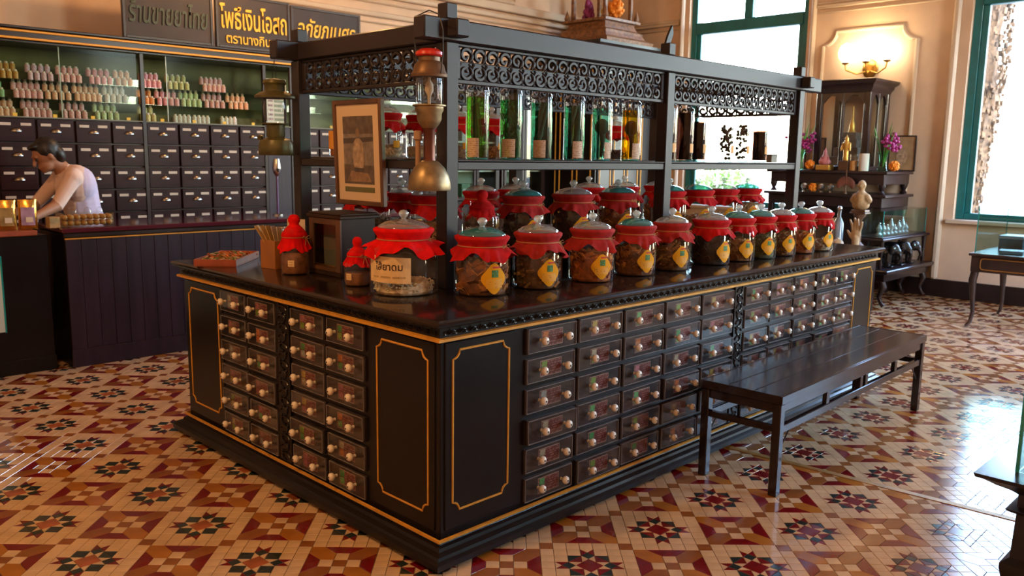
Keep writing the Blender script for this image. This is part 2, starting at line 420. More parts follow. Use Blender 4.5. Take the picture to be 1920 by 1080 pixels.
def notched(a0, a1, b0, b1, n=.12, k=5):
    """rectangle with quarter-round bites out of the corners"""
    P = []
    for cx, cy, s0 in ((a0, b0, PI/2), (a1, b0, PI), (a1, b1, 1.5*PI), (a0, b1, 0)):
        for i in range(k+1):
            t = s0 - (PI/2)*i/k; P.append((cx+n*math.cos(t), cy+n*math.sin(t)))
    return P
def wall_moulding(parent, name, P, r, m):
    return obj(name, MB().tube(P, r, 8, closed=True), m, parent)
for (y0, y1, z0, z1) in ((1.47, 2.56, .5, 3.02), (4.85, 5.75, .5, 3.02), (-2.35, -1.3, .5, 3.02)):
    wall_moulding(wall_back, 'panel_moulding', [(XB-.004, y, z) for y, z in notched(y0, y1, z0, z1, .16)], .024, PLASTER2)
for (x0, x1) in ((4.2, 6.5), (1.2, 3.9), (-3.6, -1.0)):
    wall_moulding(wall_left, 'panel_moulding', [(x, YL-.004, z) for x, z in notched(x0, x1, 3.5, 4.6, .16)], .024, PLASTER2)
for (y0, y1) in ((1.12, 2.66), (4.62, YL), (-2.6, -1.02)):
    mb = MB()
    for z0, z1, d in ((3.30, 3.34, .05), (3.34, 3.38, .035), (3.24, 3.262, .02)): mb.cbox(XB-d, XB, y0, y1, z0, z1, .008)
    obj('picture_rail', mb, PLASTER2, wall_back)
mb = MB()
for z0, z1, d in ((3.36, 3.46, .09), (3.27, 3.33, .06), (3.2, 3.225, .035), (3.05, 3.11, .05), (2.98, 3.0, .03)): mb.cbox(XF, XB-.1, YL-d, YL, z0, z1, .012)
struct('trim_2', mb, PLASTER2, 'stepped cream cornice along the left wall')
k = 3
for y0, y1 in ((1.03, 1.10), (2.66, 2.72), (4.54, 4.60), (-1.02, -.95), (-2.66, -2.6)):
    struct('trim_%d' % k, MB().cbox(XB-.07, XB, y0, y1, .2, ZC, .02), PLASTER2, None); k += 1
# ---- windows: teal timber frames in deep reveals
for n, y0, y1 in W+WR:
    r = bpy.data.objects.new('window_%d' % n, None); C.objects.link(r); r.location = (XB+.1, (y0+y1)/2, ZS) if n < 4 else ((y0+y1)/2, YR-.1, ZS); r['kind'] = 'structure'; r.rotation_euler = (0, 0, 0 if n < 4 else -PI/2)
    r['label'] = ['tall teal window with transom behind the jar rack', 'tall teal window over the right display table', 'tall teal window beyond the right edge', 'tall teal window in the right wall'][n-1]
    hw = (y1-y0)/2; H = ZT-ZS; zt = 3.16-ZS
    def bar(nm, a0, a1, z0, z1, d=.04): obj(nm, MB().cbox(-d, d, a0, a1, z0, z1, .006), TEAL, r)
    bar('jamb', -hw, -hw+.085, 0, H); bar('jamb', hw-.085, hw, 0, H); bar('sill_rail', -hw+.085, hw-.085, 0, .07); bar('head_rail', -hw+.085, hw-.085, H-.09, H)
    bar('transom', -hw+.085, hw-.085, zt, zt+.15, .055)
    bar('mullion', -.06, .06, zt+.15, H-.09)
    for s in (-1, 1):                                    # sash stiles of the lower light
        bar('sash_stile', min(s*(hw-.085), s*(hw-.15)), max(s*(hw-.085), s*(hw-.15)), .07, zt, .025)
    obj('pane', MB().box(-.003, .003, -hw+.15, hw-.15, .07, zt), PANE, r, smooth=None)
    for s in (-1, 1): obj('pane', MB().box(-.003, .003, min(s*.06, s*(hw-.085)), max(s*.06, s*(hw-.085)), zt+.15, H-.09), PANE, r, smooth=None)
    sl = MB().cbox(-.18, -.06, -hw-.06, hw+.06, -.05, 0, .01); obj('sill', sl, PLASTER2, r)
    pl = bpy.data.lights.new('window_portal', 'AREA'); pl.shape = 'RECTANGLE'; pl.size = y1-y0; pl.size_y = ZT-ZS; pl.cycles.is_portal = True
    po = bpy.data.objects.new('window_portal', pl); C.objects.link(po); po.location = (XB+.36, (y0+y1)/2, (ZS+ZT)/2) if n < 4 else ((y0+y1)/2, YR-.33, (ZS+ZT)/2); po.rotation_euler = Vector((-1, 0, 0) if n < 4 else (0, 1, 0)).to_track_quat('-Z', 'Z').to_euler()
# ---- outdoors
struct('ground_outside', MB().box(XB+.34, 60, -40, 50, -.5, -.35).box(-30, XB+.34, -40, YR-.3, -.5, -.35), mat('pale_paving', (.62, .58, .52), .9, var=.1, vscale=.6), 'pale sunlit paving outside the windows', smooth=None)
rr = random.Random(5)
bark = mat('rough_bark', (.075, .045, .024), .95, var=.8, vscale=14, bump=1., bscale=22)
t = thing('tree', 'rough brown creeper-covered tree trunk outside the right-hand window', 'tree', (11.2, 1.66, -.36))
mb = MB(); prof = [(.10+.024*max(0, i-5)*(1 if i < 12 else .3)+.015*math.sin(i*2.1), i*.25) for i in range(26)]
mb.lathe(prof, 40, wob=lambda r, z, a: (r*(1+.07*math.sin(9*a+z*2.2)+.05*math.sin(17*a-z*3)+.03*math.sin(31*a+5*z)), z))
obj('trunk', mb, bark, t, smooth=60)
mb = MB()
for k in range(1500):
    a = rr.uniform(0, 2*PI); z = rr.uniform(.2, 7); r = .10+.096*min(max(0, z-1.2), 2.)+rr.uniform(-.02, .03); L = rr.uniform(.015, .045)
    M_ = Matrix.Translation((r*math.cos(a), r*math.sin(a), z)) @ Euler((rr.uniform(-.3, .3), rr.uniform(-.3, .3), a)).to_matrix().to_4x4()
    mb.box(-.02, .02, -L*.5, L*.5, -L, L, M=M_)
obj('bark_plates', mb, bark, t, smooth=None, kind='stuff')
leaf = [mat('leaf_green', (.13, .24, .05), .6, var=.4), mat('leaf_pale', (.26, .33, .08), .6, var=.4)]
def shrub(x, y, z, r, h, n, label, m):
    t = thing('shrub', label, 'shrub', (x, y, z), group=None)
    mb = MB(); 
    for k in range(n):
        d = Vector((rr.gauss(0, 1), rr.gauss(0, 1), rr.gauss(0, 1))).normalized()*rr.uniform(.6, 1)
        c = Vector((d.x*r, d.y*r, h*.55+d.z*h*.45)); M_ = Matrix.Translation(c) @ Euler((rr.uniform(0, 6), rr.uniform(0, 6), rr.uniform(0, 6))).to_matrix().to_4x4(); s = rr.uniform(.05, .1)
        mb.add([M_ @ Vector(p) for p in ((-s, 0, 0), (0, -s*.4, .01), (s, 0, 0), (0, s*.4, .01))], [(0, 1, 2, 3)])
    obj('foliage', mb, m, t, smooth=None, kind='stuff')
    obj('stem', MB().tube([(0, 0, 0), (.02, 0, h*.3), (0, .02, h*.7)], [.04, .03, .015], 7), bark, t)
shrub(12.4, 6.35, -.35, .75, 1.75, 1100, 'leafy green shrub outside the window, left of the pair', leaf[0])
shrub(12.9, 4.75, -.35, .7, 1.6, 900, 'paler green shrub outside the window, right of the pair', leaf[1])
shrub(13.9, 8.1, -.35, .8, 1.5, 900, 'green shrub outside partly hidden behind window frame', leaf[0])
# ---- unseen ceiling pendants (out of frame), added as warm fill light
WARM = (1., .52, .19)
def pendant(x, y, z, P, label, col=WARM):
    t = thing('fill_pendant', label, 'lamp', (x, y, ZC))
    obj('cord', MB().tube([(0, 0, 0), (0, 0, z-ZC+.2)], .006, 6), IRON, t)
    obj('shade', MB().lathe([(.03, z-ZC+.22), (.05, z-ZC+.18), (.16, z-ZC+.08), (.22, z-ZC+.02)], 24, caps=False), BRASS, t)
    bl = obj('bulb', MB().sphere((0, 0, z-ZC+.02), .06), mat('bulb_glow', (1, .9, .7), .4, emit=(1., .72, .4), estr=12), t)
    l = bpy.data.lights.new('pendant_fill', 'POINT'); l.energy = P; l.color = col; l.shadow_soft_size = .08
    lo = bpy.data.objects.new('pendant_fill', l); C.objects.link(lo); lo.location = (x, y, z-.12)
pendant(-1.6, .6, 3.3, 310, 'unseen brass pendant added as fill above the left aisle')
pendant(-2.0, -3.0, 3.5, 190, 'unseen brass pendant added as fill behind the viewer')
pendant(2.2, 4.3, 3.5, 205, 'unseen brass pendant added as fill above the service counter')
pendant(6.6, 3.0, 4.1, 28, 'unseen brass pendant added as fill near the altar')
# ---- wall sconce, lit
t = thing('wall_sconce', 'brass two-arm wall sconce glowing above the carved cabinet', 'lamp', (XB-.02, 1.97, 2.56))
obj('back_plate', MB().sphere((0, 0, 0), .09, sc=(.2, 1, 1.2)), BRASS, t)
gl = mat('sconce_glow', (1, .95, .85), .4, emit=(1., .82, .55), estr=30)
for s in (-1, 0, 1):
    a = obj('arm', MB().tube([(0, 0, -.02), (-.08, s*.12, -.06), (-.13, s*.23, -.01), (-.13, s*.24, .05)], .009, 8), BRASS, t)
    obj('cup', MB().lathe([(.012, .05), (.035, .06), (.04, .075)], 14, (-.13, s*.24, 0)), BRASS, a)
    obj('candle_bulb', MB().lathe([(.03, .075), (.075, .13), (.085, .19), (.06, .26), (.0, .30)], 16, (-.13, s*.24, 0)), gl, t)
l = bpy.data.lights.new('sconce_light', 'POINT'); l.energy = 85; l.color = (1, .66, .3); l.shadow_soft_size = .1
lo = bpy.data.objects.new('sconce_light', l); C.objects.link(lo); lo.location = (XB-.17, 1.97, 2.78)
# ================================================================== ISLAND DRAWER COUNTER
LX, LY = 3.87, 2.15                 # body far faces; near faces at .03
isl = thing('drawer_counter', 'black lacquered island counter with gold lines and rows of small drawers', 'counter', (0, 0, 0))
mb = MB()
mb.mould([(.046, .012), (.054, .018), (.054, .04), (.038, .047), (.034, .058), (.014, .066), (.010, .078), (-.002, .084), (-.006, .092)], .03, LX, .03, LY, capb=True)
obj('plinth', mb, LACQ, isl, smooth=30)
for fx in (.03, 1.3, 2.6, LX-.0):
    for fy in (.03, LY-.0): obj('bun_foot', MB().lathe([(.03, 0), (.045, .003), (.048, .008), (.04, .012)], 14, (fx, fy, 0)), LACQ, isl)
body = obj('carcass', MB().cbox(.045, LX-.015, .045, LY-.015, .06, .868, .004), LACQ, isl)
mb = MB(); mb.mould([(.001, .0925), (.008, .0955), (.008, .104), (.001, .107)], .03, LX, .03, LY); obj('lower_gold_line', mb, GOLD, isl)
mb = MB(); mb.mould([(0, .845), (.013, .848), (.013, .858), (0, .861)], .03, LX, .03, LY); obj('upper_gold_line', mb, GOLD, isl)
mb = MB(); mb.mould([(-.02, .092), (-.004, .094)], .03, LX, .03, LY); mb.mould([(-.02, .858), (.0, .860), (.0, .897)], .03, LX, .03, LY); obj('frieze_ground', mb, LACQ, isl)
# carved leaf frieze under the worktop
fr = MB()
def leafmotif(fn, s):
    for k in range(3):
        a = (k-1)*.8; L = .016
        c0 = (0, -.011); tip = (math.sin(a)*L, -.011+math.cos(a)*L*1.6); n_ = (math.cos(a)*.0055, -math.sin(a)*.0055); mid = (tip[0]*.55, -.011+(tip[1]+.011)*.55)
        fr.add([fn(c0[0]*s, c0[1], .0), fn((mid[0]+n_[0])*s, mid[1]+n_[1], .001), fn(tip[0]*s, tip[1], .003), fn((mid[0]-n_[0])*s, mid[1]-n_[1], .001), fn(mid[0]*s, mid[1], .009)], [(0, 1, 4), (1, 2, 4), (2, 3, 4), (3, 0, 4)])
    for sg in (-1, 1):
        P = [fn((sg*(.021-.007*math.cos(t)))*s, -.002+.007*math.sin(t), .004) for t in [i*PI/3.5 for i in range(7)]]
        fr.tube(P, .0022, 5)
n = 76
for k in range(n):
    x = .05+(LX-.04-.05)*(k+.5)/n; leafmotif(lambda a, b_, d, x=x: (x+a, .03-d, .879+b_), .9); leafmotif(lambda a, b_, d, x=x: (x-a, LY+d, .879+b_), .9)
n = 42
for k in range(n):
    y = .05+(LY-.04-.05)*(k+.5)/n; leafmotif(lambda a, b_, d, y=y: (.03-d, y-a, .879+b_), .9); leafmotif(lambda a, b_, d, y=y: (LX+d, y+a, .879+b_), .9)
obj('carved_frieze', fr, LACQ, isl, smooth=None)
# worktop: one continuous slab
mb = MB(); mb.mould([(.0, .897), (.018, .899), (.026, .905), (.026, .911), (.032, .914), (.034, .922), (.028, .930), (.02, .932)], .03, LX, .03, LY, capt=True, capb=True)
tag(obj('worktop', mb, TOPW, smooth=30), 'long polished dark wooden worktop covering the island drawer counter', 'worktop')
ZT_ = .932
# faces as local frames: (origin, along, outward)
FR = (Vector((0, .045, 0)), Vector((1, 0, 0)), Vector((0, -1, 0)))     # long face towards the bench, along = x
FL = (Vector((.045, 0, 0)), Vector((0, 1, 0)), Vector((-1, 0, 0)))     # short face, along = y
FK = (Vector((0, LY-.015, 0)), Vector((1, 0, 0)), Vector((0, 1, 0)))
FE = (Vector((LX-.015, 0, 0)), Vector((0, 1, 0)), Vector((1, 0, 0)))
def onface(F, a, z, d): return F[0]+F[1]*a+F[2]*d+Vector((0, 0, z))
def facebox(mb, F, a0, a1, z0, z1, d0, d1, b=.002, mi=0):
    p, r_ = onface(F, a0, z0, d0), onface(F, a1, z1, d1)
    lo = [min(p[i], r_[i]) for i in range(3)]; hi = [max(p[i], r_[i]) for i in range(3)]
    mb.cbox(lo[0], hi[0], lo[1], hi[1], lo[2], hi[2], b, mi); return mb
def gold_panel(F, a0, a1, z0, z1):
    p = obj('panel', facebox(MB(), F, a0-.035, a1+.035, .125, .838, -.004, .006, .003), LACQ, isl)
    P = [onface(F, a, z, .0065) for a, z in notched(a0, a1, z0, z1, .032, 4)]
    obj('gold_outline', MB().tube(P, .0046, 6, closed=True), GOLD, p)
gold_panel(FR, .10, .385, .195, .805); gold_panel(FR, 3.545, 3.815, .195, .805)
gold_panel(FL, .105, .415, .185, .800); gold_panel(FL, 1.745, 2.07, .185, .800)
for F, a1 in ((FK, 3.8), (FE, 2.08)):
    gold_panel(F, .1, .42, .19, .8); gold_panel(F, a1-.32, a1, .19, .8)
# carved divider strips between the drawer banks
def divider(F, a0, a1):
    o = obj('carved_divider', facebox(MB(), F, a0, a1, .11, .845, 0, .012, .002), LACQ, isl)
    mb = MB(); c = (a0+a1)/2; h = (a1-a0)*.36
    for k in range(17):
        z = .135+k*.0425; s = 1 if k % 2 else -1
        mb.tube([onface(F, c+s*h*math.cos(t)*(1-t/9), z+.018*math.sin(t), .014) for t in [i*.75 for i in range(8)]], .0045, 5)
        mb.sphere(onface(F, c-s*h*.7, z+.02, .013), .008, 6, 4)
    obj('carving', mb, LACQ, o, smooth=60)
divider(FR, 2.042, 2.132); divider(FL, 1.062, 1.165)
# drawers
FRONT = mat('drawer_front_wood', (.030, .020, .019), .35, var=.4, vscale=12)
PLEX = glassmat('acrylic_cover', (.93, .94, .95), 1.5, .9, .04)
PLEDGE = mat('acrylic_edge', (.20, .18, .18), .25, coat=.6)  # lighter colour painted on the edges to stand for their glow
CARD = printmat('oxblood_card', (.115, .018, .014), (.30, .12, .09), 95, .5, .45)
CARDEDGE = mat('card_edge', (.34, .22, .17), .5)
PICS = [mat('print_%d' % i, c, .5, var=.5, vscale=90) for i, c in enumerate([(.05, .22, .05), (.45, .13, .02), (.34, .28, .17), (.10, .30, .09), (.32, .10, .11), (.30, .33, .30), (.16, .26, .03), (.38, .27, .05)])]
rd = random.Random(11)
def knob_mesh(F):
    def mk():
        Mx = Matrix((F[1], Vector((0, 0, 1)), F[2])).transposed().to_4x4()
        mb = MB(); mb.lathe([(.007, 0), (.0065, .010), (.009, .014), (.0155, .020), (.0175, .027), (.0155, .034), (.008, .039), (.004, .0395)], 14, M=Mx)
        mb.lathe([(.0042, .0393), (.0042, .0402)], 8, M=Mx, mi=1)  # dark disc stands in for the shade inside a hole
        return mb.mesh('knob', [CREAM, DARK], 50)
    return cached(('knob', tuple(F[2])), mk)
def drawer(F, a0, a1, z0, z1, i):
    wd, hd = a1-a0, z1-z0; g = .004
    def key(n_): return (n_, round(wd, 4), round(hd, 4), tuple(F[2]))
    G = (Vector((0, 0, 0)), F[1], F[2])
    d = link('drawer', cached(key('drawer'), lambda: facebox(MB(), G, g, wd-g, g, hd-g, -.04, .008, .002).mesh('drawer', FRONT, 40)), isl, onface(F, a0, z0, 0))
    def cover():
        mb = MB(); facebox(mb, G, g+.004, wd-g-.004, g+.004, hd-g-.004, .009, .0145, .0012, 0)
        for (p0, p1, q0, q1) in ((g+.003, wd-g-.003, g+.003, g+.0055), (g+.003, wd-g-.003, hd-g-.0055, hd-g-.003), (g+.003, g+.0055, g+.003, hd-g-.003), (wd-g-.0055, wd-g-.003, g+.003, hd-g-.003)): facebox(mb, G, p0, p1, q0, q1, .0095, .0150, .0004, 1)
        return mb.mesh('acrylic_cover', [PLEX, PLEDGE], 30)
    c = link('acrylic_cover', cached(key('cover'), cover), d)
    c.rotation_euler = (rd.gauss(0, .006), rd.gauss(0, .006), rd.gauss(0, .008))
    def card():
        mb = MB(); facebox(mb, G, wd*.29, wd*.71, hd*.2, hd*.8, .0082, .0088, .0002, 1); facebox(mb, G, wd*.30, wd*.70, hd*.23, hd*.77, .0086, .0091, .0002, 0); return mb.mesh('card', [CARD, CARDEDGE], 30)
    k = link('card', cached(key('card'), card), d)
    flip = F[1].y > .5                                  # on the short face the viewer's left is +y
    def pic(lo, hi, m, nm):
        A0, A1 = (wd*.58, wd*.685) if flip else (wd*.315, wd*.42)
        return cached(key(('pic', lo, m.name)), lambda: facebox(MB(), G, A0, A1, hd*lo, hd*hi, .0089, .0095, .0002).mesh('picture', m, 30))
    link('picture', pic(.52, .76, PICS[rd.randrange(8)], 'a'), k); link('picture', pic(.25, .49, PICS[rd.randrange(8)], 'b'), k)
    for f in (.26, .74): link('knob', knob_mesh(F), d, G[1]*(wd*f+rd.uniform(-.004, .004))+Vector((0, 0, hd*.5))+F[2]*.014)
    out = 0.
    if rd.random() < .22: out = rd.uniform(.004, .014)
    d.location += F[2]*out
    return d
PZ = .1235
rows = [(.108+PZ*k, .108+PZ*k+.112) for k in range(6)]
def bank(F, a0, a1, ncol):
    p = (a1-a0)/ncol
    for c in range(ncol):
        for r_ in range(6): drawer(F, a0+p*c+.006, a0+p*(c+1)-.006, rows[r_][0], rows[r_][1], 0)
bank(FR, .468, 2.036, 5); bank(FR, 2.138, 3.515, 5); bank(FL, .485, 1.058, 2); bank(FL, 1.170, 1.718, 2)

# ================================================================== JAR RACK (timber frame over the worktop)
rk = thing('jar_rack', 'dark timber display rack with carved fretwork standing on the island counter', 'rack', (0, 0, ZT_))
X0, X1, X2, Y0, Y1 = .502, 2.075, 3.60, .541, 1.69
def rbox(nm, x0, x1, y0, y1, z0, z1, b=.004, parent=rk): return obj(nm, MB().cbox(x0, x1, y0, y1, z0-ZT_, z1-ZT_, b), RACKW, parent)
for x in (X0, X1, X2):
    for y in (Y0, Y1): rbox('post', x-.034, x+.034, y-.034, y+.034, ZT_, 1.96)
for y in (Y0, Y1):
    rbox('top_beam', .35, 3.87, y-.036, y+.036, 1.962, 2.052, .006)
    rbox('shelf_rail', X0+.034, X1-.034, y-.028, y+.028, 1.437, 1.474); rbox('shelf_rail', X1+.034, X2-.034, y-.028, y+.028, 1.437, 1.474)
for x in (X0, X2):
    rbox('cross_beam', x-.036, x+.036, Y0+.036, Y1-.036, 1.962, 2.046, .006); rbox('cross_beam_end', x-.036, x+.036, Y0-.10, Y0-.036, 1.975, 2.046, .006); rbox('cross_beam_end', x-.036, x+.036, Y1+.036, Y1+.10, 1.975, 2.046, .006)
    rbox('shelf_rail', x-.028, x+.028, Y0+.034, Y1-.034, 1.437, 1.474)
for x in (X0, X1, X2):
    for y in (Y0, Y1): rbox('post_finial', x-.03, x+.03, y-.03, y+.03, 2.052, 2.115)
rbox('shelf_board', X0+.035, X2-.035, Y0-.03, .84, 1.4745, 1.4815, .002); rbox('shelf_board', X0+.035, X2-.035, 1.38, Y1+.03, 1.4745, 1.4815, .002); rbox('shelf_board', X0-.03, .78, .845, 1.375, 1.4745, 1.4815, .002)
lf = MB(); lf.add([(X1-.02, Y0, 2.115-ZT_), (X1+.02, Y0, 2.115-ZT_), (X1+.045, Y0, 2.17-ZT_), (X1+.035, Y0, 2.215-ZT_), (X1, Y0, 2.16-ZT_), (X1-.02, Y0+.014, 2.115-ZT_), (X1+.02, Y0+.014, 2.115-ZT_), (X1+.045, Y0+.014, 2.17-ZT_), (X1+.035, Y0+.014, 2.215-ZT_), (X1, Y0+.014, 2.16-ZT_)], [(0, 1, 2, 3, 4), (9, 8, 7, 6, 5), (0, 5, 6, 1), (1, 6, 7, 2), (2, 7, 8, 3), (3, 8, 9, 4), (4, 9, 5, 0)])
obj('leaf_finial', lf, RACKW, rk, smooth=None)
# raised inner step that carries the second row of jars
st = MB(); st.cbox(.62, 3.5, .62, 1.60, 1.03-ZT_, 1.055-ZT_, .004)
for x in (.66, 1.6, 2.5, 3.44): st.cbox(x-.02, x+.02, .66, 1.56, 0, 1.03-ZT_, .003)
obj('inner_step', st, RACKW, rk)
# pierced fretwork: frame plus pairs of scrolls
def scroll_mesh(plane):
    def mk():
        mb = MB()
        def P(t, s):                                    # C-scroll spiral
            r = .030*math.exp(-.19*t); return (.003+s*0+r*math.cos(t+.5)-.004, r*math.sin(t+.5))
        pts = [P(i*.42, 1) for i in range(15)]
        f = (lambda a, b_, d: (a, d, b_)) if plane == 'x' else (lambda a, b_, d: (d, a, b_))
        mb.tube([f(a, b_, 0) for a, b_ in pts], [.0098]*4+[.0092]*7+[.0085, .0085, .009, .010], 6)
        mb.tube([f(a, b_, 0) for a, b_ in ((.026, .014), (.034, .004), (.031, -.010), (.020, -.022))], [.005, .010, .010, .005], 6)
        return mb.mesh('scroll', RACKW, 60)
    return cached(('scroll', plane), mk)
def fret(plane, a0, a1, c, z0=1.812, z1=1.952):
    """a0..a1 along the plane's axis at the fixed coordinate c"""
    mb = MB(); t = .011
    def bx(p0, p1, q0, q1, b=.003):
        if plane == 'x': mb.cbox(p0, p1, c-t, c+t, q0-ZT_, q1-ZT_, b)
        else: mb.cbox(c-t, c+t, p0, p1, q0-ZT_, q1-ZT_, b)
    bx(a0, a1, z0-.014, z0+.004); bx(a0, a1, z1-.004, z1+.010); bx(a0, a0+.03, z0+.004, z1-.004); bx(a1-.03, a1, z0+.004, z1-.004)
    p = obj('fretwork_panel', mb, RACKW, rk)
    L = a1-a0-.05; n = int(L/.0745); st_ = L/n; zm = (z0+z1)/2
    for k in range(n):
        for s in (1, -1):
            a = a0+.025+st_*(k+.5); fl = 1 if k < n/2 else -1
            loc = (a, c, zm+s*.034-ZT_) if plane == 'x' else (c, a, zm+s*.034-ZT_)
            sc3 = (fl*1.12, 1, s*1.06) if plane == 'x' else (1, fl*1.12, s*1.06)
            link('scroll', scroll_mesh(plane), p, loc, scale=sc3)
    for k in range(n+1):
        mb = MB(); a = a0+.025+st_*k
        f = (lambda u, z: (a+u, c, z-ZT_)) if plane == 'x' else (lambda u, z: (c, a+u, z-ZT_))
        mb.tube([f(-.012, zm), f(0, zm+.014), f(.012, zm), f(0, zm-.014)], .0075, 5, closed=True)
        mb.tube([f(0, z0), f(.004, z0+.03), f(0, zm-.012)], .0065, 5); mb.tube([f(0, z1), f(-.004, z1-.03), f(0, zm+.012)], .0065, 5)
        obj('lattice_stem', mb, RACKW, p, smooth=60)
for y in (Y0, Y1): fret('x', X0+.034, X1-.034, y); fret('x', X1+.034, X2-.034, y)
for x in (X0, X2): fret('y', Y0+.034, Y1-.034, x)

# ================================================================== BENCH
bt = thing('bench', 'long low dark wooden bench in front of the drawer counter', 'bench', (2.485, -.285, 0), .026)
hl, hw = .955, .20
for k in range(3):
    y0 = -hw+.006+k*(2*hw-.012)/3
    obj('seat_plank', MB().cbox(-hl+.02, hl-.02, y0+.0012, y0+(2*hw-.012)/3-.0012, .452, .47, .0025), BENCHW, bt)
mb = MB(); mb.cbox(-hl, hl, -hw-.006, -hw+.006, .43, .471, .003); mb.cbox(-hl, hl, hw-.006, hw+.006, .43, .471, .003); mb.cbox(-hl, -hl+.02, -hw+.006, hw-.006, .43, .471, .003); mb.cbox(hl-.02, hl, -hw+.006, hw-.006, .43, .471, .003)
obj('seat_frame', mb, BENCHW, bt)
for sx in (-1, 1):
    for sy in (-1, 1):
        lg = obj('leg', MB().cbox(sx*(hl-.027)-.022, sx*(hl-.027)+.022, sy*(hw-.02)-.02, sy*(hw-.02)+.02, 0, .43, .004), BENCHW, bt)
        obj('wire_brace', MB().tube([(sx*(hl-.05), sy*(hw-.02), .20), (sx*(hl-.16), sy*(hw-.02), .30)], .0035, 6), IRON, lg)
    obj('end_rail', MB().cbox(sx*(hl-.027)-.014, sx*(hl-.027)+.014, -hw+.04, hw-.04, .295, .325, .003), BENCHW, bt)
    obj('end_apron', MB().cbox(sx*(hl-.027)-.012, sx*(hl-.027)+.012, -hw+.04, hw-.04, .385, .43, .003), BENCHW, bt)
for sy in (-1, 1):
    obj('side_rail', MB().cbox(-hl+.05, hl-.05, sy*(hw-.02)-.013, sy*(hw-.02)+.013, .288, .325, .003), BENCHW, bt)
    obj('side_apron', MB().cbox(-hl+.05, hl-.05, sy*(hw-.02)-.012, sy*(hw-.02)+.012, .385, .43, .003), BENCHW, bt)
    for x in (-.42, 0., .07, .50): obj('spacer_post', MB().cbox(x-.018, x+.018, sy*(hw-.02)-.011, sy*(hw-.02)+.011, .325, .385, .002), BENCHW, bt)
# ================================================================== JARS
def ring(r, z, n=32): return [(r*math.cos(2*PI*k/n), r*math.sin(2*PI*k/n), z) for k in range(n)]
def cloth_mesh(rn, rs, zt, zb, m, seed, peak=0., ruff=14):
    """cloth cap: rolled rim, tied neck, ruffled skirt (peak > 0: gathered to a topknot instead of a rim)"""
    rg = random.Random(seed); ph = [rg.uniform(0, 6) for _ in range(4)]; zn = zb+(zt-zb)*.52
    mb = MB()
    def wob(r, z, a):
        k = max(0, (zn-z)/(zn-zb)); g = max(0, (z-zn)/(zt-zn+1e-6)) if not peak else .25
        rr = r*(1+k*(.065*math.sin(ruff*a+ph[0])+.05*math.sin((ruff+5)*a+ph[1])+.03*math.sin(5*a+ph[2])) + .012*g*math.sin(19*a+ph[3]))
        zz = z+k*((.016*math.sin(4*a+ph[2])+.008*math.sin(9*a+ph[1]))*rs/.12)
        return rr, zz
    if peak:
        prof = [(rs, zb), (rs*.86, zb+(zn-zb)*.45), (rn*1.03, zn), (rn*1.10, zn+(zt-zn)*.10), (rn*1.02, zn+(zt-zn)*.35), (rn*.70, zn+(zt-zn)*.75), (rn*.44, zt), (rn*.38, zt+peak*.12), (rn*.50, zt+peak*.38), (rn*.47, zt+peak*.72), (rn*.28, zt+peak*.95), (rn*.02, zt+peak)]
    else:
        prof = [(rs, zb), (rs*.93, zb+(zn-zb)*.35), (rn*1.10, zb+(zn-zb)*.8), (rn*1.0, zn), (rn*1.05, zn+(zt-zn)*.3), (rn*1.16, zn+(zt-zn)*.65), (rn*1.17, zn+(zt-zn)*.88), (rn*1.08, zt), (rn*.92, zt), (rn*.85, zt-.006)]
    mb.lathe(prof, 72, wob=wob, caps=False)
    return mb.mesh('cloth_cover', m, 75), zn
def curved(pts, r, a0, zc, m, name, off=.0008, dens=9):
    """flat paper shape (s, z) wrapped on a cylinder of radius r round angle a0"""
    mb = MB(); rr = r+off
    c = (sum(p[0] for p in pts)/len(pts), sum(p[1] for p in pts)/len(pts)); n = len(pts)
    vs = []; fs = []
    K = dens
    for j in range(K+1):
        for s_, z_ in pts:
            a = a0+(c[0]+(s_-c[0])*j/K)/rr; vs.append((rr*math.cos(a), rr*math.sin(a), zc+c[1]+(z_-c[1])*j/K))
    for j in range(K):
        for k in range(n): fs.append((j*n+k, j*n+(k+1) % n, (j+1)*n+(k+1) % n, (j+1)*n+k))
    mb.add(vs, fs)
    return mb.mesh(name, m, 60)
def rpoly(pts, r=.012, k=4):
    out = []
    n = len(pts)
    for i in range(n):
        p0, p1, p2 = Vector(pts[i-1]), Vector(pts[i]), Vector(pts[(i+1) % n])
        d0 = (p0-p1).normalized()*r; d2 = (p2-p1).normalized()*r
        for j in range(k+1):
            t = j/k; out.append(tuple((p1+d0)*(1-t)**2+p1*2*t*(1-t)+(p1+d2)*t*t))
    return out
def densify(pts, L=.012):
    out = []
    for i in range(len(pts)):
        a, b_ = Vector(pts[i]), Vector(pts[(i+1) % len(pts)]); n = max(1, int((b_-a).length/L))
        out += [tuple(a.lerp(b_, j/n)) for j in range(n)]
    return out
YLAB = printmat('yellow_label', (.74, .33, .008), (.30, .14, .02), 120, .62, .5)
YPLAIN = mat('yellow_paper', (.76, .34, .008), .7, spec=.15)
CRLAB = mat('cream_label', (.78, .54, .27), .6, var=.1, vscale=30)
PALELAB = printmat('pale_label', (.66, .50, .36), (.42, .30, .22), 110, .5, .6)
GREENPIC = mat('green_print', (.06, .19, .04), .5, var=.7, vscale=150)
REDINK = mat('red_ink', (.55, .03, .01), .5); BLACKINK = mat('black_ink', (.04, .02, .012), .6)
ORLAB = mat('orange_label', (.72, .33, .05), .5)
def cont(cols, kind): 
    return [mat('herb_%s_%d' % (kind, i), c, .75, var=.45, vscale=40) for i, c in enumerate(cols)]
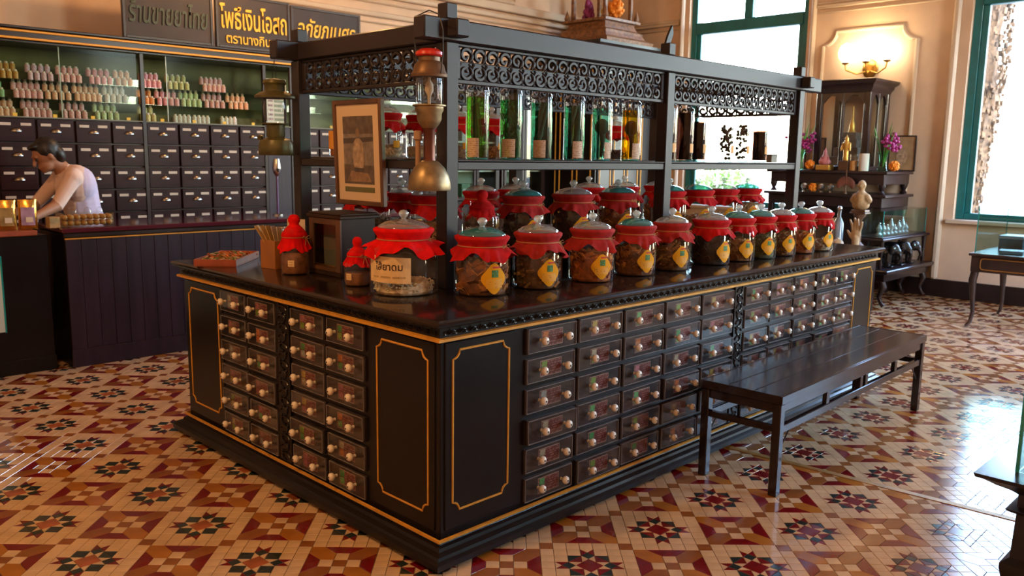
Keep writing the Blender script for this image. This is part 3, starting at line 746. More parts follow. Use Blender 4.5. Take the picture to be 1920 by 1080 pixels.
HERB = {'bark': cont([(.30, .105, .022), (.40, .16, .04), (.15, .05, .014)], 'bark'), 'root': cont([(.27, .12, .035), (.36, .18, .06), (.13, .055, .018)], 'root'),
        'slice': cont([(.33, .15, .04), (.42, .22, .08), (.22, .09, .025)], 'slice'), 'dark': cont([(.045, .022, .015), (.07, .03, .018), (.03, .014, .01)], 'dark'),
        'orange': cont([(.52, .14, .02), (.62, .22, .04), (.32, .08, .015)], 'orange'), 'seed': cont([(.82, .66, .44), (.88, .76, .56), (.74, .54, .36)], 'seed'),
        'powder': cont([(.25, .09, .03)]*3, 'powder'), 'green': cont([(.09, .10, .03), (.13, .12, .05), (.06, .06, .02)], 'green'), 'pale': cont([(.45, .33, .22), (.52, .40, .28), (.36, .24, .15)], 'pale')}
def contents_mesh(r, h, kind, seed):
    rg = random.Random(seed); mb = MB()
    def wob(rr, z, a): return rr*(1+.015*math.sin(7*a+seed)), z+(.012*math.sin(3*a+seed)+.007*math.sin(8*a) if z > h*.5 and rr < r*.99 else 0)*(r/.1)
    lo = .006
    if kind == 'powder': mb.lathe([(r*.9, lo), (r, lo+.01), (r, h*.98), (r*.6, h*1.03), (0, h*1.05)], 28); return mb.mesh('contents', HERB[kind], 50)
    mb.lathe([(r*.86, lo), (r*.9, lo+.008), (r*.88, h*.86), (r*.5, h*.93), (0, h*.96)], 24, wob=wob, mi=2)
    n = {'seed': 620, 'dark': 90}.get(kind, 110)
    for k in range(n):
        a = rg.uniform(0, 2*PI); side = rg.random() < (.72 if kind != 'seed' else .4)
        rad = r*rg.uniform(.84, .93) if side else r*math.sqrt(rg.random())*.9; z = rg.uniform(lo+.01, h*.98) if side else h*rg.uniform(.9, 1.02)
        s = {'seed': .0062, 'slice': .024, 'root': .02, 'bark': .024, 'orange': .02, 'dark': .02, 'green': .018, 'pale': .02}[kind]*(r/.1)**.5
        M_ = Matrix.Translation((rad*math.cos(a), rad*math.sin(a), z)) @ Euler((rg.uniform(0, .9), rg.uniform(0, .9), a+rg.uniform(-.5, .5))).to_matrix().to_4x4()
        if kind == 'seed': mb.sphere((0, 0, 0), s*.75, 5, 4, (.6, 1, .7), rg.randrange(3), M=M_); k0 = len(mb.v)
        elif kind == 'root': mb.box(-s*.22, s*.22, -s*rg.uniform(.5, 1.5), s, -s*.25, s*.25, rg.randrange(3), M_)
        elif kind == 'slice': mb.lathe([(s*rg.uniform(.6, .9), -.002), (s*.8, .002)], 7, mi=rg.randrange(3), M=M_ @ Euler((0, PI/2, 0)).to_matrix().to_4x4())
        else: mb.box(-s*.12, s*.12, -s*rg.uniform(.4, 1), s*.8, -s*rg.uniform(.4, .9), s*.6, rg.randrange(3), M_)
    for i in range(len(mb.v)):                      # keep everything inside the glass
        p = mb.v[i]; d_ = math.hypot(p[0], p[1]); f_ = min(1., r*1.03/max(d_, 1e-6)); mb.v[i] = (p[0]*f_, p[1]*f_, max(p[2], .004))
    return mb.mesh('contents', HERB[kind], None)
def label_parts(t, kind, r, ang_, zc, s=1.):
    if kind == 'diamond':
        P = densify(rpoly([(-.062*s, 0), (0, -.068*s), (.060*s, 0), (0, .068*s)], .026*s))
        lb = link('label', cached(('dl', r, round(ang_, 3), zc, s), lambda: curved(P, r, ang_, zc, YPLAIN, 'label')), t)
        rc = lambda a0, a1, b0, b1: densify([(a0*s, b0*s), (a1*s, b0*s), (a1*s, b1*s), (a0*s, b1*s)])
        link('label_picture', cached(('dp', r, round(ang_, 3), zc), lambda: curved(rc(-.012, .016, .005, .032), r, ang_, zc, GREENPIC, 'label_picture', .0016, 3)), lb)
        link('label_heading', cached(('dh', r, round(ang_, 3), zc), lambda: curved(rc(-.008, .022, .039, .046), r, ang_, zc, REDINK, 'label_heading', .0016, 3)), lb)
        link('label_text', cached(('dt', r, round(ang_, 3), zc), lambda: curved(rc(-.034, .034, -.036, -.002), r, ang_, zc, YLAB, 'label_text', .0016, 4)), lb)
    elif kind:
        wd, hg, m = {'cream': (.13, .085, CRLAB), 'yellow': (.05, .045, YPLAIN), 'small': (.05, .05, CRLAB), 'orange': (.08, .07, ORLAB)}[kind]
        lb = link('label', curved(densify([(-wd*s/2, -hg*s/2), (wd*s/2, -hg*s/2), (wd*s/2, hg*s/2), (-wd*s/2, hg*s/2)]), r, ang_, zc, m, 'label'), t)
        for k, (w0, w1, z0) in enumerate(((-.3, .25, .18), (-.36, .36, -.18))):
            link('label_text', curved(densify([(wd*s*w0, hg*s*(z0-.035)), (wd*s*w1, hg*s*(z0-.035)), (wd*s*w1, hg*s*(z0+.035)), (wd*s*w0, hg*s*(z0+.035))], .006), r, ang_, zc, printmat('ink_line', m.node_tree.nodes['Principled BSDF'].inputs['Base Color'].default_value[:3], (.05, .02, .01), 300, .45, axis=1) if kind != 'cream' else BLACKINK, 'label_text', .0016, 2), lb) if kind != 'cream' else None
        return lb
JN = [0]
def jar(x, y, z, label, r=.108, h=.185, herb='bark', fill=.72, lab='diamond', la=-PI/2, cloth=RED, lid='clear', peak=0., group=None, capz=None, tie=True, skirt=1.12, neck=.80, labs=1., labz=.42):
    """apothecary jar: glass body, herbs, label, tied cloth cap, glass lid with ball knob"""
    JN[0] += 1; sd_ = JN[0]
    t = thing('apothecary_jar', label, 'jar', (x, y, z), 0, group)
    rn = r*neck; ct = capz or h+.062
    gm_ = cached(('jg', r, h, neck), lambda: MB().lathe([(r*.55, .004), (r*.93, .0), (r, .010), (r, h*.5), (r, h*.88), (r*.97, h*.94), (rn*1.02, h*1.02), (rn, h*1.06), (rn, ct-.012), (rn*1.08, ct-.006)], 40, caps=False).mesh('glass_body', GLASS, 50))
    link('glass_body', gm_, t)
    link('glass_base', cached(('jb', r), lambda: MB().lathe([(0, .002), (r*.9, .002), (r*.92, .006), (0, .007)], 32, caps=False).mesh('glass_base', GLASS, 50)), t)
    c = link('contents', cached(('jc', r, h, herb, fill, sd_ % 5), lambda: contents_mesh(r*.93, h*fill, herb, sd_)), t)
    c['kind'] = 'stuff'
    label_parts(t, lab, r, la, h*labz, labs*(r/.108))
    cm, zn = cached(('jcl', r, h, ct, cloth.name, peak, sd_ % 4, skirt), lambda: cloth_mesh(rn*1.04, r*skirt, ct, h*.86, cloth, sd_, peak))
    cl = link('cloth_cover', cm, t, rot=(0, 0, sd_*1.3))
    if tie:
        def mk():
            mb = MB(); mb.tube(ring(rn*1.075, zn), .0022, 5, closed=True)
            a = -PI/2+.35; cx, cy = rn*1.1*math.cos(a), rn*1.1*math.sin(a)
            for s in (-1, 1):
                mb.tube([(cx, cy, zn), (cx+s*.014, cy-.008, zn+.008), (cx+s*.024, cy-.008, zn-.002), (cx+s*.012, cy-.006, zn-.006), (cx, cy, zn)], .0016, 5); mb.tube([(cx, cy, zn), (cx+s*.006, cy-.01, zn-.018), (cx+s*.012, cy-.014, zn-.036)], .0014, 5)
            return mb.mesh('twine_tie', TWINE, 60)
        link('twine_tie', cached(('jt', rn, zn), mk), t, rot=(0, 0, ((sd_*7) % 5-2)*.12))
    if lid:
        gm2 = LIDT if lid == 'teal' else LIDG
        ld = link('lid', cached(('jl', rn, lid), lambda: MB().lathe([(rn*.98, 0), (rn*1.03, .004), (rn*1.0, .010), (rn*.76, .024), (rn*.38, .034), (.010, .037)], 32, caps=False).mesh('lid', gm2, 50)), t, (0, 0, ct-.002))
        link('lid_knob', cached(('jk', lid), lambda: MB().lathe([(.011, .034), (.009, .040), (.015, .046), (.0205, .055), (.0205, .062), (.014, .071), (0, .075)], 16).mesh('lid_knob', KNOBG, 60)), ld)
    return t
# front row along the bench side, nearest first
front = [(.525, .345, .118, 'bark', 'teal', 'front row apothecary jar of curled brown bark, nearest the island corner'),
         (.830, .315, .110, 'root', 'clear', 'front row jar of tangled brown roots, second from the corner'),
         (1.170, .290, .108, 'orange', 'clear', 'front row jar of orange-brown chips, third from the corner'),
         (1.50, .285, .104, 'bark', 'teal', 'front row jar with teal glass lid, fourth from the corner'),
         (1.80, .280, .102, 'root', 'clear', 'front row jar of brown roots, fifth from the corner'),
         (2.17, .275, .108, 'dark', 'clear', 'front row jar of near-black herbs, sixth from the corner'),
         (2.43, .262, .100, 'slice', 'teal', 'front row jar of pale yellowish slices, seventh from the corner'),
         (2.66, .250, .098, 'green', 'teal', 'front row jar of dull green herbs, eighth from the corner'),
         (2.89, .240, .096, 'root', 'clear', 'front row jar of mixed twigs, ninth from the corner'),
         (3.12, .230, .096, 'orange', 'teal', 'front row jar of bright orange pieces, second from the far end'),
         (3.36, .222, .095, 'pale', 'clear', 'front row jar half filled with pale herbs, at the far end')]
for k, (x, y, r, hb, ld, lab) in enumerate(front):
    jar(x, y, ZT_, lab, r, .182, hb, [.72, .82, .7, .75, .78, .8, .62, .72, .75, .7, .35][k], 'diamond', math.atan2(CAM.y-y, CAM.x-x)+[.45, .5, .48, .6, .58, .8, .6, .6, .65, .7, .85][k], RED2 if k in (1, 2, 3, 4) else RED, ld, group='red-capped jars along the front edge', skirt=1.12 if k < 6 else 1.04)
# big jar on the corner
J0 = jar(.292, .570, ZT_, 'largest glass jar of pale seeds with bright red cloth cap near the corner', .143, .205, 'seed', .25, None, 0, RED3, 'clear', capz=.272, neck=.72, skirt=1.13)
P = densify([(-.10, -.052), (.10, -.056), (.10, .048), (-.10, .056)])
lb = link('label', curved(P, .143, PI+.41, .112, CRLAB, 'label'), J0)
def wrap_text(body, size, r, a0, z0, parent, bold=.0):
    me = text_mesh(body, size, 0, bold=bold); me.materials.clear(); me.materials.append(BLACKINK)
    for v in me.vertices:
        a = a0+v.co.x/r; rr = r+.0022; z = v.co.y; v.co = (rr*math.cos(a), rr*math.sin(a), z0+z)
    me.update(); link('lettering', me, parent)
wrap_text('ไส้ยาดม', .040, .143, PI+.46, .122, lb, .0005)
for (s0, s1) in ((-.075, -.045), (-.034, .012), (.022, .076)):
    link('label_text', curved(densify([(s0, -.034), (s1, -.034), (s1, -.027), (s0, -.027)], .006), .143, PI+.44, .112, printmat('small_script', (.72, .50, .24), (.08, .03, .015), 420, .42, axis=1), 'label_text', .0016, 2), lb)
# second row on the raised step, bench side
ZS2 = 1.056
for x, y, r, hb, ld, lab in [(1.165, .735, .112, 'dark', 'teal', 'second row jar of dark herbs with green glass lid, above the second front jar'),
                         (1.545, .735, .118, 'dark', 'clear', 'second row jar of black herbs with grey lid, above the third front jar'),
                         (1.930, .735, .112, 'bark', 'teal', 'second row jar of brown bark left of the middle post'),
                         (2.43, .735, .105, 'bark', 'teal', 'second row jar just right of the middle post'),
                         (2.74, .735, .108, 'pale', 'teal', 'second row jar of pale herbs right of the middle post, second of four'),
                         (3.04, .735, .108, 'pale', 'clear', 'second row jar of pale herbs right of the middle post, third of four'),
                         (3.34, .735, .108, 'seed', 'teal', 'second row jar by the far post with a sagging red cap')]:
    jar(x, y, ZS2, lab, r, .19, hb, .8 if hb != 'pale' else .45, 'diamond', math.atan2(CAM.y-y, CAM.x-x)+.5, RED2 if x < 2.2 else RED, ld, group='red-capped jars on the inner step')
jar(.895, .745, ZS2, 'narrow-necked jar with gathered red cap behind the first front jars', .088, .17, 'pale', .55, 'orange', -.9, RED, None, peak=.05, capz=.235, neck=.62, skirt=.85, tie=False, labs=.8)
# middle and left-hand jars on the step
for x, y, r, hb, lab, la in [(1.33, 1.22, .105, 'bark', 'inner step jar seen behind the gathered red cap', -1.2), (1.66, 1.28, .108, 'pale', 'inner step jar with yellow label under the clear glass knob, middle of rack', -1.4),
                         (.76, 1.475, .112, 'pale', 'inner step jar with ruffled red cap by the left rack post', PI+.2), (.78, .97, .125, 'slice', 'inner step jar of brown slices behind the hanging lantern', PI+.5), (.79, 1.228, .075, 'dark', 'inner step jar of dark sticks behind the framed photograph', PI),
                         (2.35, 1.3, .11, 'pale', 'inner step jar of pale herbs behind the middle post', -1.2), (2.75, 1.32, .11, 'dark', 'inner step jar at the back of the far bay, left one', -1.2), (3.15, 1.32, .11, 'bark', 'inner step jar at the back of the far bay, right one', -1.2)]:
    jar(x, y, ZS2, lab, r, .19, hb, .6, 'yellow', la, RED, 'clear', group='jars in the middle of the rack')
# jars on the upper shelf, rear and left boards
ZS3 = 1.4825
for x, y, hb, lab, la in [(.92, 1.52, 'pale', 'upper shelf jar with red cap just right of the framed photograph', -1.6), (1.165, 1.54, 'seed', 'upper shelf jar with red cap and yellow label behind the lantern', -1.7), (1.43, 1.53, 'pale', 'upper shelf jar behind the first tall green cylinder', -1.7),
                     (1.70, 1.53, 'slice', 'upper shelf jar seen between the first two green cylinders', -1.6), (2.9, 1.53, 'dark', 'upper shelf jar of dark pieces beside the middle post', -1.6)]:
    jar(x, y, ZS3, lab, .085, .17, hb, .35, 'yellow', la, RED, 'clear', capz=.235, group='jars on the rear upper shelf')
# stoppered flask with orange label on the left upper shelf
t = thing('glass_flask', 'stoppered glass flask with orange label left of the framed photograph', 'bottle', (.60, 1.47, ZS3))
obj('glass_body', MB().lathe([(.03, .002), (.062, .004), (.066, .015), (.066, .125), (.055, .15), (.026, .17), (.022, .20), (.032, .215)], 28, caps=False), GLASS, t)
obj('stopper', MB().lathe([(.02, .19), (.024, .216), (.042, .235), (.05, .25), (.03, .262), (0, .265)], 20), LIDG, t)
obj('contents', MB().lathe([(.058, .008), (.06, .014), (.06, .045), (0, .047)], 24), HERB['bark'][0], t)
obj('label', MB(), ORLAB, t)
lbm = curved(densify([(-.055, -.045), (.055, -.045), (.055, .045), (-.055, .045)]), .066, PI+.35, .085, ORLAB, 'label'); bpy.data.objects['label' if False else t.children[-1].name].data = lbm
# tall specimen cylinders on the upper shelf
LIQ = {'lime': glassmat('lime_liquid', (.50, .86, .22), 1.05), 'green': glassmat('green_liquid', (.32, .80, .42), 1.05), 'aqua': glassmat('aqua_liquid', (.42, .83, .68), 1.05), 'amber': glassmat('amber_liquid', (.88, .62, .04), 1.05), 'brown': glassmat('brown_liquid', (.34, .20, .17), 1.05), 'clear': glassmat('clear_liquid', (.9, .95, .93), 1.05)}
PLANT = mat('soaked_plant', (.055, .05, .02), .7, var=.6, vscale=30); PLANT2 = mat('soaked_root', (.05, .026, .018), .7, var=.6, vscale=30)
def cylinder(x, y, h, liq, style, la, label, r=.052, lm=PALELAB, lw=.060, lh=.082, lvl=.84):
    rg = random.Random(int(x*1000)); t = thing('specimen_cylinder', label, 'jar', (x, y, ZS3), 0, 'tall specimen cylinders on the upper shelf')
    link('glass_body', cached(('cg', r, h), lambda: MB().lathe([(r*.6, .003), (r*.94, 0), (r, .008), (r, h-.03), (r*.95, h-.012), (r*.78, h-.002), (r*.4, h), (0, h)], 32, caps=False).mesh('glass_body', GLASS, 50)), t)
    link('glass_foot', cached(('cf', r), lambda: MB().lathe([(0, .001), (r*.9, .001), (r*.92, .008), (0, .009)], 24, caps=False).mesh('glass_foot', LIDT, 50)), t)
    link('liquid', cached(('cl', r, h, liq, lvl), lambda: MB().lathe([(0, .012), (r*.93, .012), (r*.93, h*lvl), (0, h*lvl)], 28, caps=False).mesh('liquid', LIQ[liq], 40)), t)
    mb = MB()
    if style == 'stems':
        for k in range(9):
            a = rg.uniform(0, 6.28); rr_ = rg.uniform(.1, .8)*r*.8; tw = rg.uniform(-1.5, 1.5)
            mb.tube([(rr_*math.cos(a+tw*i/6), rr_*math.sin(a+tw*i/6), .015+(h*lvl-.03)*i/6*rg.uniform(.9, 1)) for i in range(7)], [rg.uniform(.003, .0065)]*7, 5)
    elif style == 'leaves':
        for k in range(46):
            a = rg.uniform(0, 6.28); rr_ = r*.8*math.sqrt(rg.random()); M_ = Matrix.Translation((rr_*math.cos(a), rr_*math.sin(a), rg.uniform(.03, h*lvl-.02))) @ Euler((rg.uniform(-.6, .6), rg.uniform(-.8, .8), rg.uniform(0, 6))).to_matrix().to_4x4()
            mb.sphere((0, 0, 0), 1, 6, 4, (.004, .009, .02), M=M_)
        for i in range(len(mb.v)): p = mb.v[i]; d_ = math.hypot(p[0], p[1]); mb.v[i] = p if d_ < r*.9 else (p[0]*r*.9/d_, p[1]*r*.9/d_, p[2])
    elif style == 'root':
        for k in range(5):
            a = rg.uniform(0, 6.28); mb.tube([(r*.45*math.cos(a+i*.5)*rg.uniform(.4, 1), r*.45*math.sin(a+i*.5), .015+h*lvl*.95*i/7) for i in range(8)], [.006+.010*rg.random() for i in range(8)], 7)
    elif style == 'bulb':
        mb.sphere((0, 0, h*.55), 1, 14, 10, (r*.7, r*.7, h*.13)); mb.tube([(0, 0, .02), (.01, 0, h*.3), (0, 0, h*.5)], [.008, .012, .02], 8)
    elif style == 'full':
        mb.lathe([(r*.8, .014), (r*.86, h*.3), (r*.84, h*.6), (r*.86, h*lvl*.97)], 20, wob=lambda q_, z_, a_: (min(r*.9, q_*(1+.05*math.sin(9*a_+z_*40))), z_))
    for i in range(len(mb.v)): p = mb.v[i]; d_ = math.hypot(p[0], p[1]); f_ = min(1., r*.9/max(d_, 1e-6)); mb.v[i] = (p[0]*f_, p[1]*f_, max(p[2], .013))
    o_ = obj('specimen', mb, PLANT if style in ('stems', 'leaves') else PLANT2, t, smooth=60)
    lb_ = link('label', curved(densify([(-lw/2, -lh/2), (lw/2, -lh/2), (lw/2, lh/2), (-lw/2, lh/2)], .008), r, la, .012+lh/2+(.04 if lm is ORLAB else 0), lm, 'label'), t)
    return t
yT = .607
cylinder(.735, yT, .325, 'lime', 'stems', -2.75, 'tall cylinder of lime green liquid with stems, nearest the lantern')
cylinder(.945, yT, .322, 'green', 'leaves', -2.6, 'tall cylinder of green liquid with dark leaves, second from lantern', lw=.068)
cylinder(1.150, yT, .320, 'aqua', 'root', -2.55, 'tall cylinder of aqua liquid with brown root, third from lantern', lw=.064)
cylinder(1.390, yT, .318, 'aqua', 'root', -2.0, 'tall cylinder of pale green liquid with a thick dark root, fourth from lantern', lw=.055)
cylinder(1.610, yT, .316, 'aqua', 'bulb', -1.75, 'tall cylinder of clear green liquid with small bulb, fifth from lantern', lw=.044)
cylinder(1.860, yT, .318, 'amber', 'bulb', -1.85, 'tall cylinder of amber yellow liquid with dark bulb by the middle post', lw=.05)
for k, (x, h, la, lab, stl) in enumerate([(2.20, .32, -1.55, 'tall dark cylinder just right of the middle post', 'full'), (2.375, .31, -1.55, 'tall reddish brown cylinder, second right of the middle post', 'root'), (2.515, .26, -1.55, 'short dark cylinder, third right of the middle post', 'full'),
                                  (2.83, .25, -1.6, 'cylinder of knobbly dark pods before the bright window, left one', 'pods'), (3.02, .26, -1.6, 'cylinder of knobbly dark pods before the bright window, right one', 'pods'), (3.25, .225, -1.6, 'squat dark cylinder nearest the far rack post', 'full')]):
    c_ = cylinder(x, yT, h, 'brown' if stl != 'pods' else 'clear', stl, la, lab, .050, ORLAB, .036, .05, .9)
    if stl == 'pods':
        mb = MB(); rg = random.Random(k)
        for i in range(60):
            a = rg.uniform(0, 6.28); rr_ = .034*math.sqrt(rg.random()); mb.sphere((rr_*math.cos(a), rr_*math.sin(a), .02+(h*.8)*rg.random()), rg.uniform(.008, .0125), 7, 5)
        for ch in c_.children:
            if ch.name.startswith('specimen'): ch.data = mb.mesh('specimen', PLANT2, 60)
t = thing('small_card', 'small grey card box at the far end of the upper shelf', 'box', (3.42, yT, ZS3)); obj('box_body', MB().cbox(-.04, .04, -.02, .02, 0, .045, .002), mat('grey_card', (.30, .29, .24), .7), t); obj('box_lid', MB().cbox(-.042, .042, -.022, .022, .045, .055, .002), mat('grey_card_dark', (.2, .19, .16), .7), t)

# ================================================================== THINGS ON THE LEFT OF THE WORKTOP
t = thing('herb_tray', 'shallow red-brown wooden tray of dried herbs at the left corner', 'tray', (.20, 1.945, ZT_), .80)
hx, hy = .205, .105
obj('tray_bottom', MB().cbox(-hx, hx, -hy, hy, 0, .006, .001), REDWOOD, t)
for nm, a in (('tray_side', (-hx, hx, -hy, -hy+.008)), ('tray_side', (-hx, hx, hy-.008, hy)), ('tray_side', (-hx, -hx+.008, -hy+.008, hy-.008)), ('tray_side', (hx-.008, hx, -hy+.008, hy-.008))): obj(nm, MB().cbox(*a, .006, .036, .001), REDWOOD, t)
rg = random.Random(4); mb = MB()
for k in range(170):
    x, y = rg.uniform(-hx*.9, hx*.9), rg.uniform(-hy*.85, hy*.85); zz = .01+.04*rg.random()*(1-abs(x)/hx*.6)
    M_ = Matrix.Translation((x, y, zz)) @ Euler((rg.uniform(-.5, .5), rg.uniform(-.5, .5), rg.uniform(0, 6))).to_matrix().to_4x4(); L = rg.uniform(.008, .028)
    mb.box(-L, L, -.004, .004, -.002, .003, 0 if x > -.08 and rg.random() < .6 else rg.choice([1, 2, 3]), M_)
o = obj('dried_herbs', mb, [HERB['orange'][0], HERB['pale'][1], mat('herb_leaf', (.12, .16, .035), .7), HERB['slice'][0]], t, smooth=None); o['kind'] = 'stuff'
t = thing('paper_holder', 'square orange wooden holder stuffed with yellow paper envelopes', 'box', (.285, 1.585, ZT_), .12)
mb = MB(); s = .058
for a in ((-s, s, -s, -s+.006), (-s, s, s-.006, s), (-s, -s+.006, -s+.006, s-.006), (s-.006, s, -s+.006, s-.006)): mb.cbox(*a, .004, .14, .001)
mb.cbox(-s, s, -s, s, 0, .006, .001); obj('box_body', mb, ORWOOD, t)
for k in range(6):
    zx = Vector((-.30+.07*k, .40-.07*k, .85)).normalized(); xx = Vector((.75, .6, 0)); xx = (xx-zx*xx.dot(zx)).normalized(); M_ = Matrix((xx, zx.cross(xx), zx)).transposed().to_4x4(); M_.translation = (-.012+.006*k, .022-.010*k, .075)
    obj('envelope', MB().cbox(-.035, .035, -.0012, .0012, 0, .155-.006*k, .0005, M=M_), mat('kraft_yellow', (.66, .42, .12), .7, var=.15) if k < 3 else mat('kraft_pale', (.62, .50, .34), .7), t)
t = thing('leaflet', 'cream printed leaflet standing behind the red double-capped jar', 'leaflet', (.40, 1.60, ZT_), -.75)
obj('sheet', MB().cbox(-.045, .045, -.0015, .0015, 0, .235, .0005, M=Euler((-.06, 0, 0)).to_matrix().to_4x4()), mat('cream_paper', (.72, .56, .42), .7), t)
obj('photo_print', MB().cbox(-.035, .02, -.003, -.0016, .10, .155, .0003, M=Euler((-.06, 0, 0)).to_matrix().to_4x4()), mat('leaflet_photo', (.10, .06, .045), .6, var=.9, vscale=60), t)
jar(.235, 1.335, ZT_, 'small jar of brown powder with double-tiered red cloth cap', .066, .135, 'powder', .8, 'small', PI+.75, RED3, None, peak=.05, capz=.232, neck=.82, skirt=1.16, tie=True)
jar(.255, .850, ZT_, 'smallest jar of brown powder with red topknot cap beside the big jar', .060, .105, 'powder', .55, 'small', PI+.28, RED3, None, peak=.045, capz=.168, neck=.68, skirt=1.0, tie=True)
# small glass-fronted wooden case
t = thing('wooden_case', 'small dark wooden case with glass front standing on the worktop', 'case', (.42, 1.215, ZT_), 0)
x0, x1, y0, y1, H = -.105, .105, -.145, .125, .295
mb = MB()
mb.cbox(x0, x1, y0, y1, .0, .022, .003); mb.cbox(x0+.01, x1-.01, y0+.008, y0+.016, .022, .27, .001); mb.cbox(x0+.01, x1-.01, y1-.016, y1-.008, .022, .27, .001); mb.cbox(x1-.016, x1-.008, y0+.01, y1-.01, .022, .27, .001)
mb.cbox(x0-.008, x1+.008, y0-.008, y1+.008, .27, .285, .003); mb.cbox(x0, x1, y0, y1, .285, H, .003); obj('case_body', mb, mat('case_wood', (.030, .015, .010), .42, var=.4, spec=.2), t)
mb = MB(); mb.cbox(x0, x0+.012, y0+.004, y0+.04, .022, .27, .002); mb.cbox(x0, x0+.012, y1-.04, y1-.004, .022, .27, .002); mb.cbox(x0, x0+.012, y0+.04, y1-.04, .022, .05, .002); mb.cbox(x0, x0+.012, y0+.04, y1-.04, .24, .27, .002); obj('door_frame', mb, BROWN, t)
obj('glass_pane', MB().box(x0+.004, x0+.007, y0+.04, y1-.04, .05, .24), SHOWG, t, smooth=None)
obj('brass_strip', MB().cbox(x0-.003, x0+.001, y0+.045, y1-.045, .045, .053, .001), BRASS, t)
obj('lining', MB().box(x0+.07, x0+.075, y0+.02, y1-.02, .022, .27), mat('grey_lining', (.20, .16, .14), .8), t, smooth=None)
# ================================================================== FRAMED PHOTOGRAPH, LANTERNS
t = thing('framed_photograph', 'dark framed sepia photograph of a standing figure hung on the rack', 'picture', (.455, 1.105, 1.262), 0)
t.rotation_euler = (0, -.03, 0)
hw_, H = .192, .485
mb = MB(); fx = .012
for a in ((-fx, fx, -hw_, -hw_+.022, 0, H), (-fx, fx, hw_-.022, hw_, 0, H), (-fx, fx, -hw_+.022, hw_-.022, 0, .022), (-fx, fx, -hw_+.022, hw_-.022, H-.022, H)): mb.cbox(*a, .003)
obj('frame', mb, BROWN, t)
obj('mount', MB().box(-.002, .004, -hw_+.02, hw_-.02, .02, H-.02), mat('cream_mount', (.74, .55, .36), .7), t, smooth=None)
SEP = [mat('sepia_%d' % i, c, .6, var=.5, vscale=30) for i, c in enumerate([(.10, .065, .045), (.21, .165, .14), (.40, .28, .19), (.055, .038, .03), (.26, .15, .08)])]
ph = obj('print', MB().box(-.0035, -.002, -.118, .118, .10, H-.075), SEP[1], t, smooth=None)
def patch(nm, pts, m, d): obj(nm, MB().prism(pts, 0, .0006, lambda a, b_, dd: (-.0036-d-dd, -a, b_)), m, ph, smooth=None)
patch('backdrop', [(-.118, .33), (.118, .33), (.118, .41), (-.118, .41)], SEP[0], .0001); patch('rail_tone', [(-.118, .285), (.118, .295), (.118, .315), (-.118, .31)], SEP[3], .0002)
patch('ground_tone', [(-.118, .10), (.118, .10), (.118, .185), (-.118, .19)], SEP[0], .0001); patch('rug_tone', [(-.1, .11), (.1, .11), (.07, .15), (-.06, .16)], SEP[4], .0003)
patch('robe', [(-.035, .175), (.04, .172), (.046, .235), (.036, .29), (.014, .31), (-.012, .31), (-.034, .29), (-.042, .23)], SEP[2], .0006); patch('head', [(.015*math.cos(i*PI/6), .335+.02*math.sin(i*PI/6)) for i in range(12)], SEP[4], .0007)
patch('shoes', [(-.03, .155), (.035, .153), (.038, .174), (-.034, .176)], SEP[3], .0006)
obj('caption_strip', MB().box(-.004, -.002, -.118, .118, .062, .085), mat('olive_caption', (.12, .12, .025), .6), t, smooth=None)
obj('glazing', MB().box(-.0075, -.006, -hw_+.02, hw_-.02, .02, H-.02), PANE, t, smooth=None)
def wire(mb, pts, r=.0022): mb.tube(pts, r, 6)
t = thing('pressure_lantern', 'old brass pressure lantern with red cap hanging at the near rack corner', 'lantern', (.375, .505, 1.357))
obj('fuel_tank', MB().lathe([(.0, 0), (.086, 0), (.088, .006), (.086, .03), (.080, .06), (.064, .09), (.042, .112), (.030, .12)], 36), OLDMET, t)
obj('stem', MB().lathe([(.027, .115), (.024, .13), (.023, .24), (.03, .255)], 20), mat('copper_brown', (.13, .045, .03), .35, .7), t)
obj('pump_handle', MB().lathe([(.011, .09), (.011, .20), (.017, .205), (.017, .235), (.01, .24)], 12, (-.035, .03, 0)), mat('tan_paint', (.33, .19, .10), .5), t)
obj('burner_cup', MB().lathe([(.028, .25), (.042, .268), (.05, .285), (.051, .31), (.058, .322), (.058, .335), (.068, .338), (.068, .343), (.0, .345)], 32), OLDMET, t)
obj('glass_globe', MB().lathe([(.053, .343), (.056, .37), (.056, .43), (.052, .455)], 28, caps=False), GLASS, t)
for k in range(4): a = k*PI/2+.4; obj('guard_rod', MB().tube([(.06*math.cos(a), .06*math.sin(a), .34), (.06*math.cos(a), .06*math.sin(a), .46)], .002, 6), IRON, t)
obj('mantle', MB().lathe([(.006, .345), (.008, .38), (.018, .40), (.016, .425), (.006, .44), (.006, .46)], 14), mat('mantle_pale', (.5, .42, .34), .8), t)
obj('hood', MB().lathe([(.072, .452), (.074, .462), (.066, .475), (.06, .50), (.044, .515), (.044, .53), (.05, .534)], 32), mat('hood_brown', (.17, .10, .055), .42, .6, var=.4), t)
obj('red_cap', MB().lathe([(.05, .532), (.056, .538), (.054, .55), (.036, .562), (.0, .566)], 28), mat('red_enamel', (.55, .025, .012), .3, coat=.4), t)
mb = MB(); wire(mb, [(0, -.072, .46), (0, -.085, .54), (0, -.085, .63), (0, -.062, .69), (0, 0, .712), (0, .094, .695), (0, .098, .63), (0, .085, .54), (0, .072, .46)], .0025); obj('handle', mb, IRON, t)
t = thing('hanging_lantern', 'olive enamel storm lantern hanging from the far left beam end', 'lantern', (.36, 1.70, 1.487))
obj('fuel_tank', MB().lathe([(0, 0), (.084, 0), (.088, .006), (.086, .055), (.078, .075), (.045, .088), (.038, .092)], 32), OLIVE, t)
obj('filler_cap', MB().lathe([(.014, .0), (.016, .02), (.006, .026)], 10, (-.062, .045, .075)), OLIVE, t)
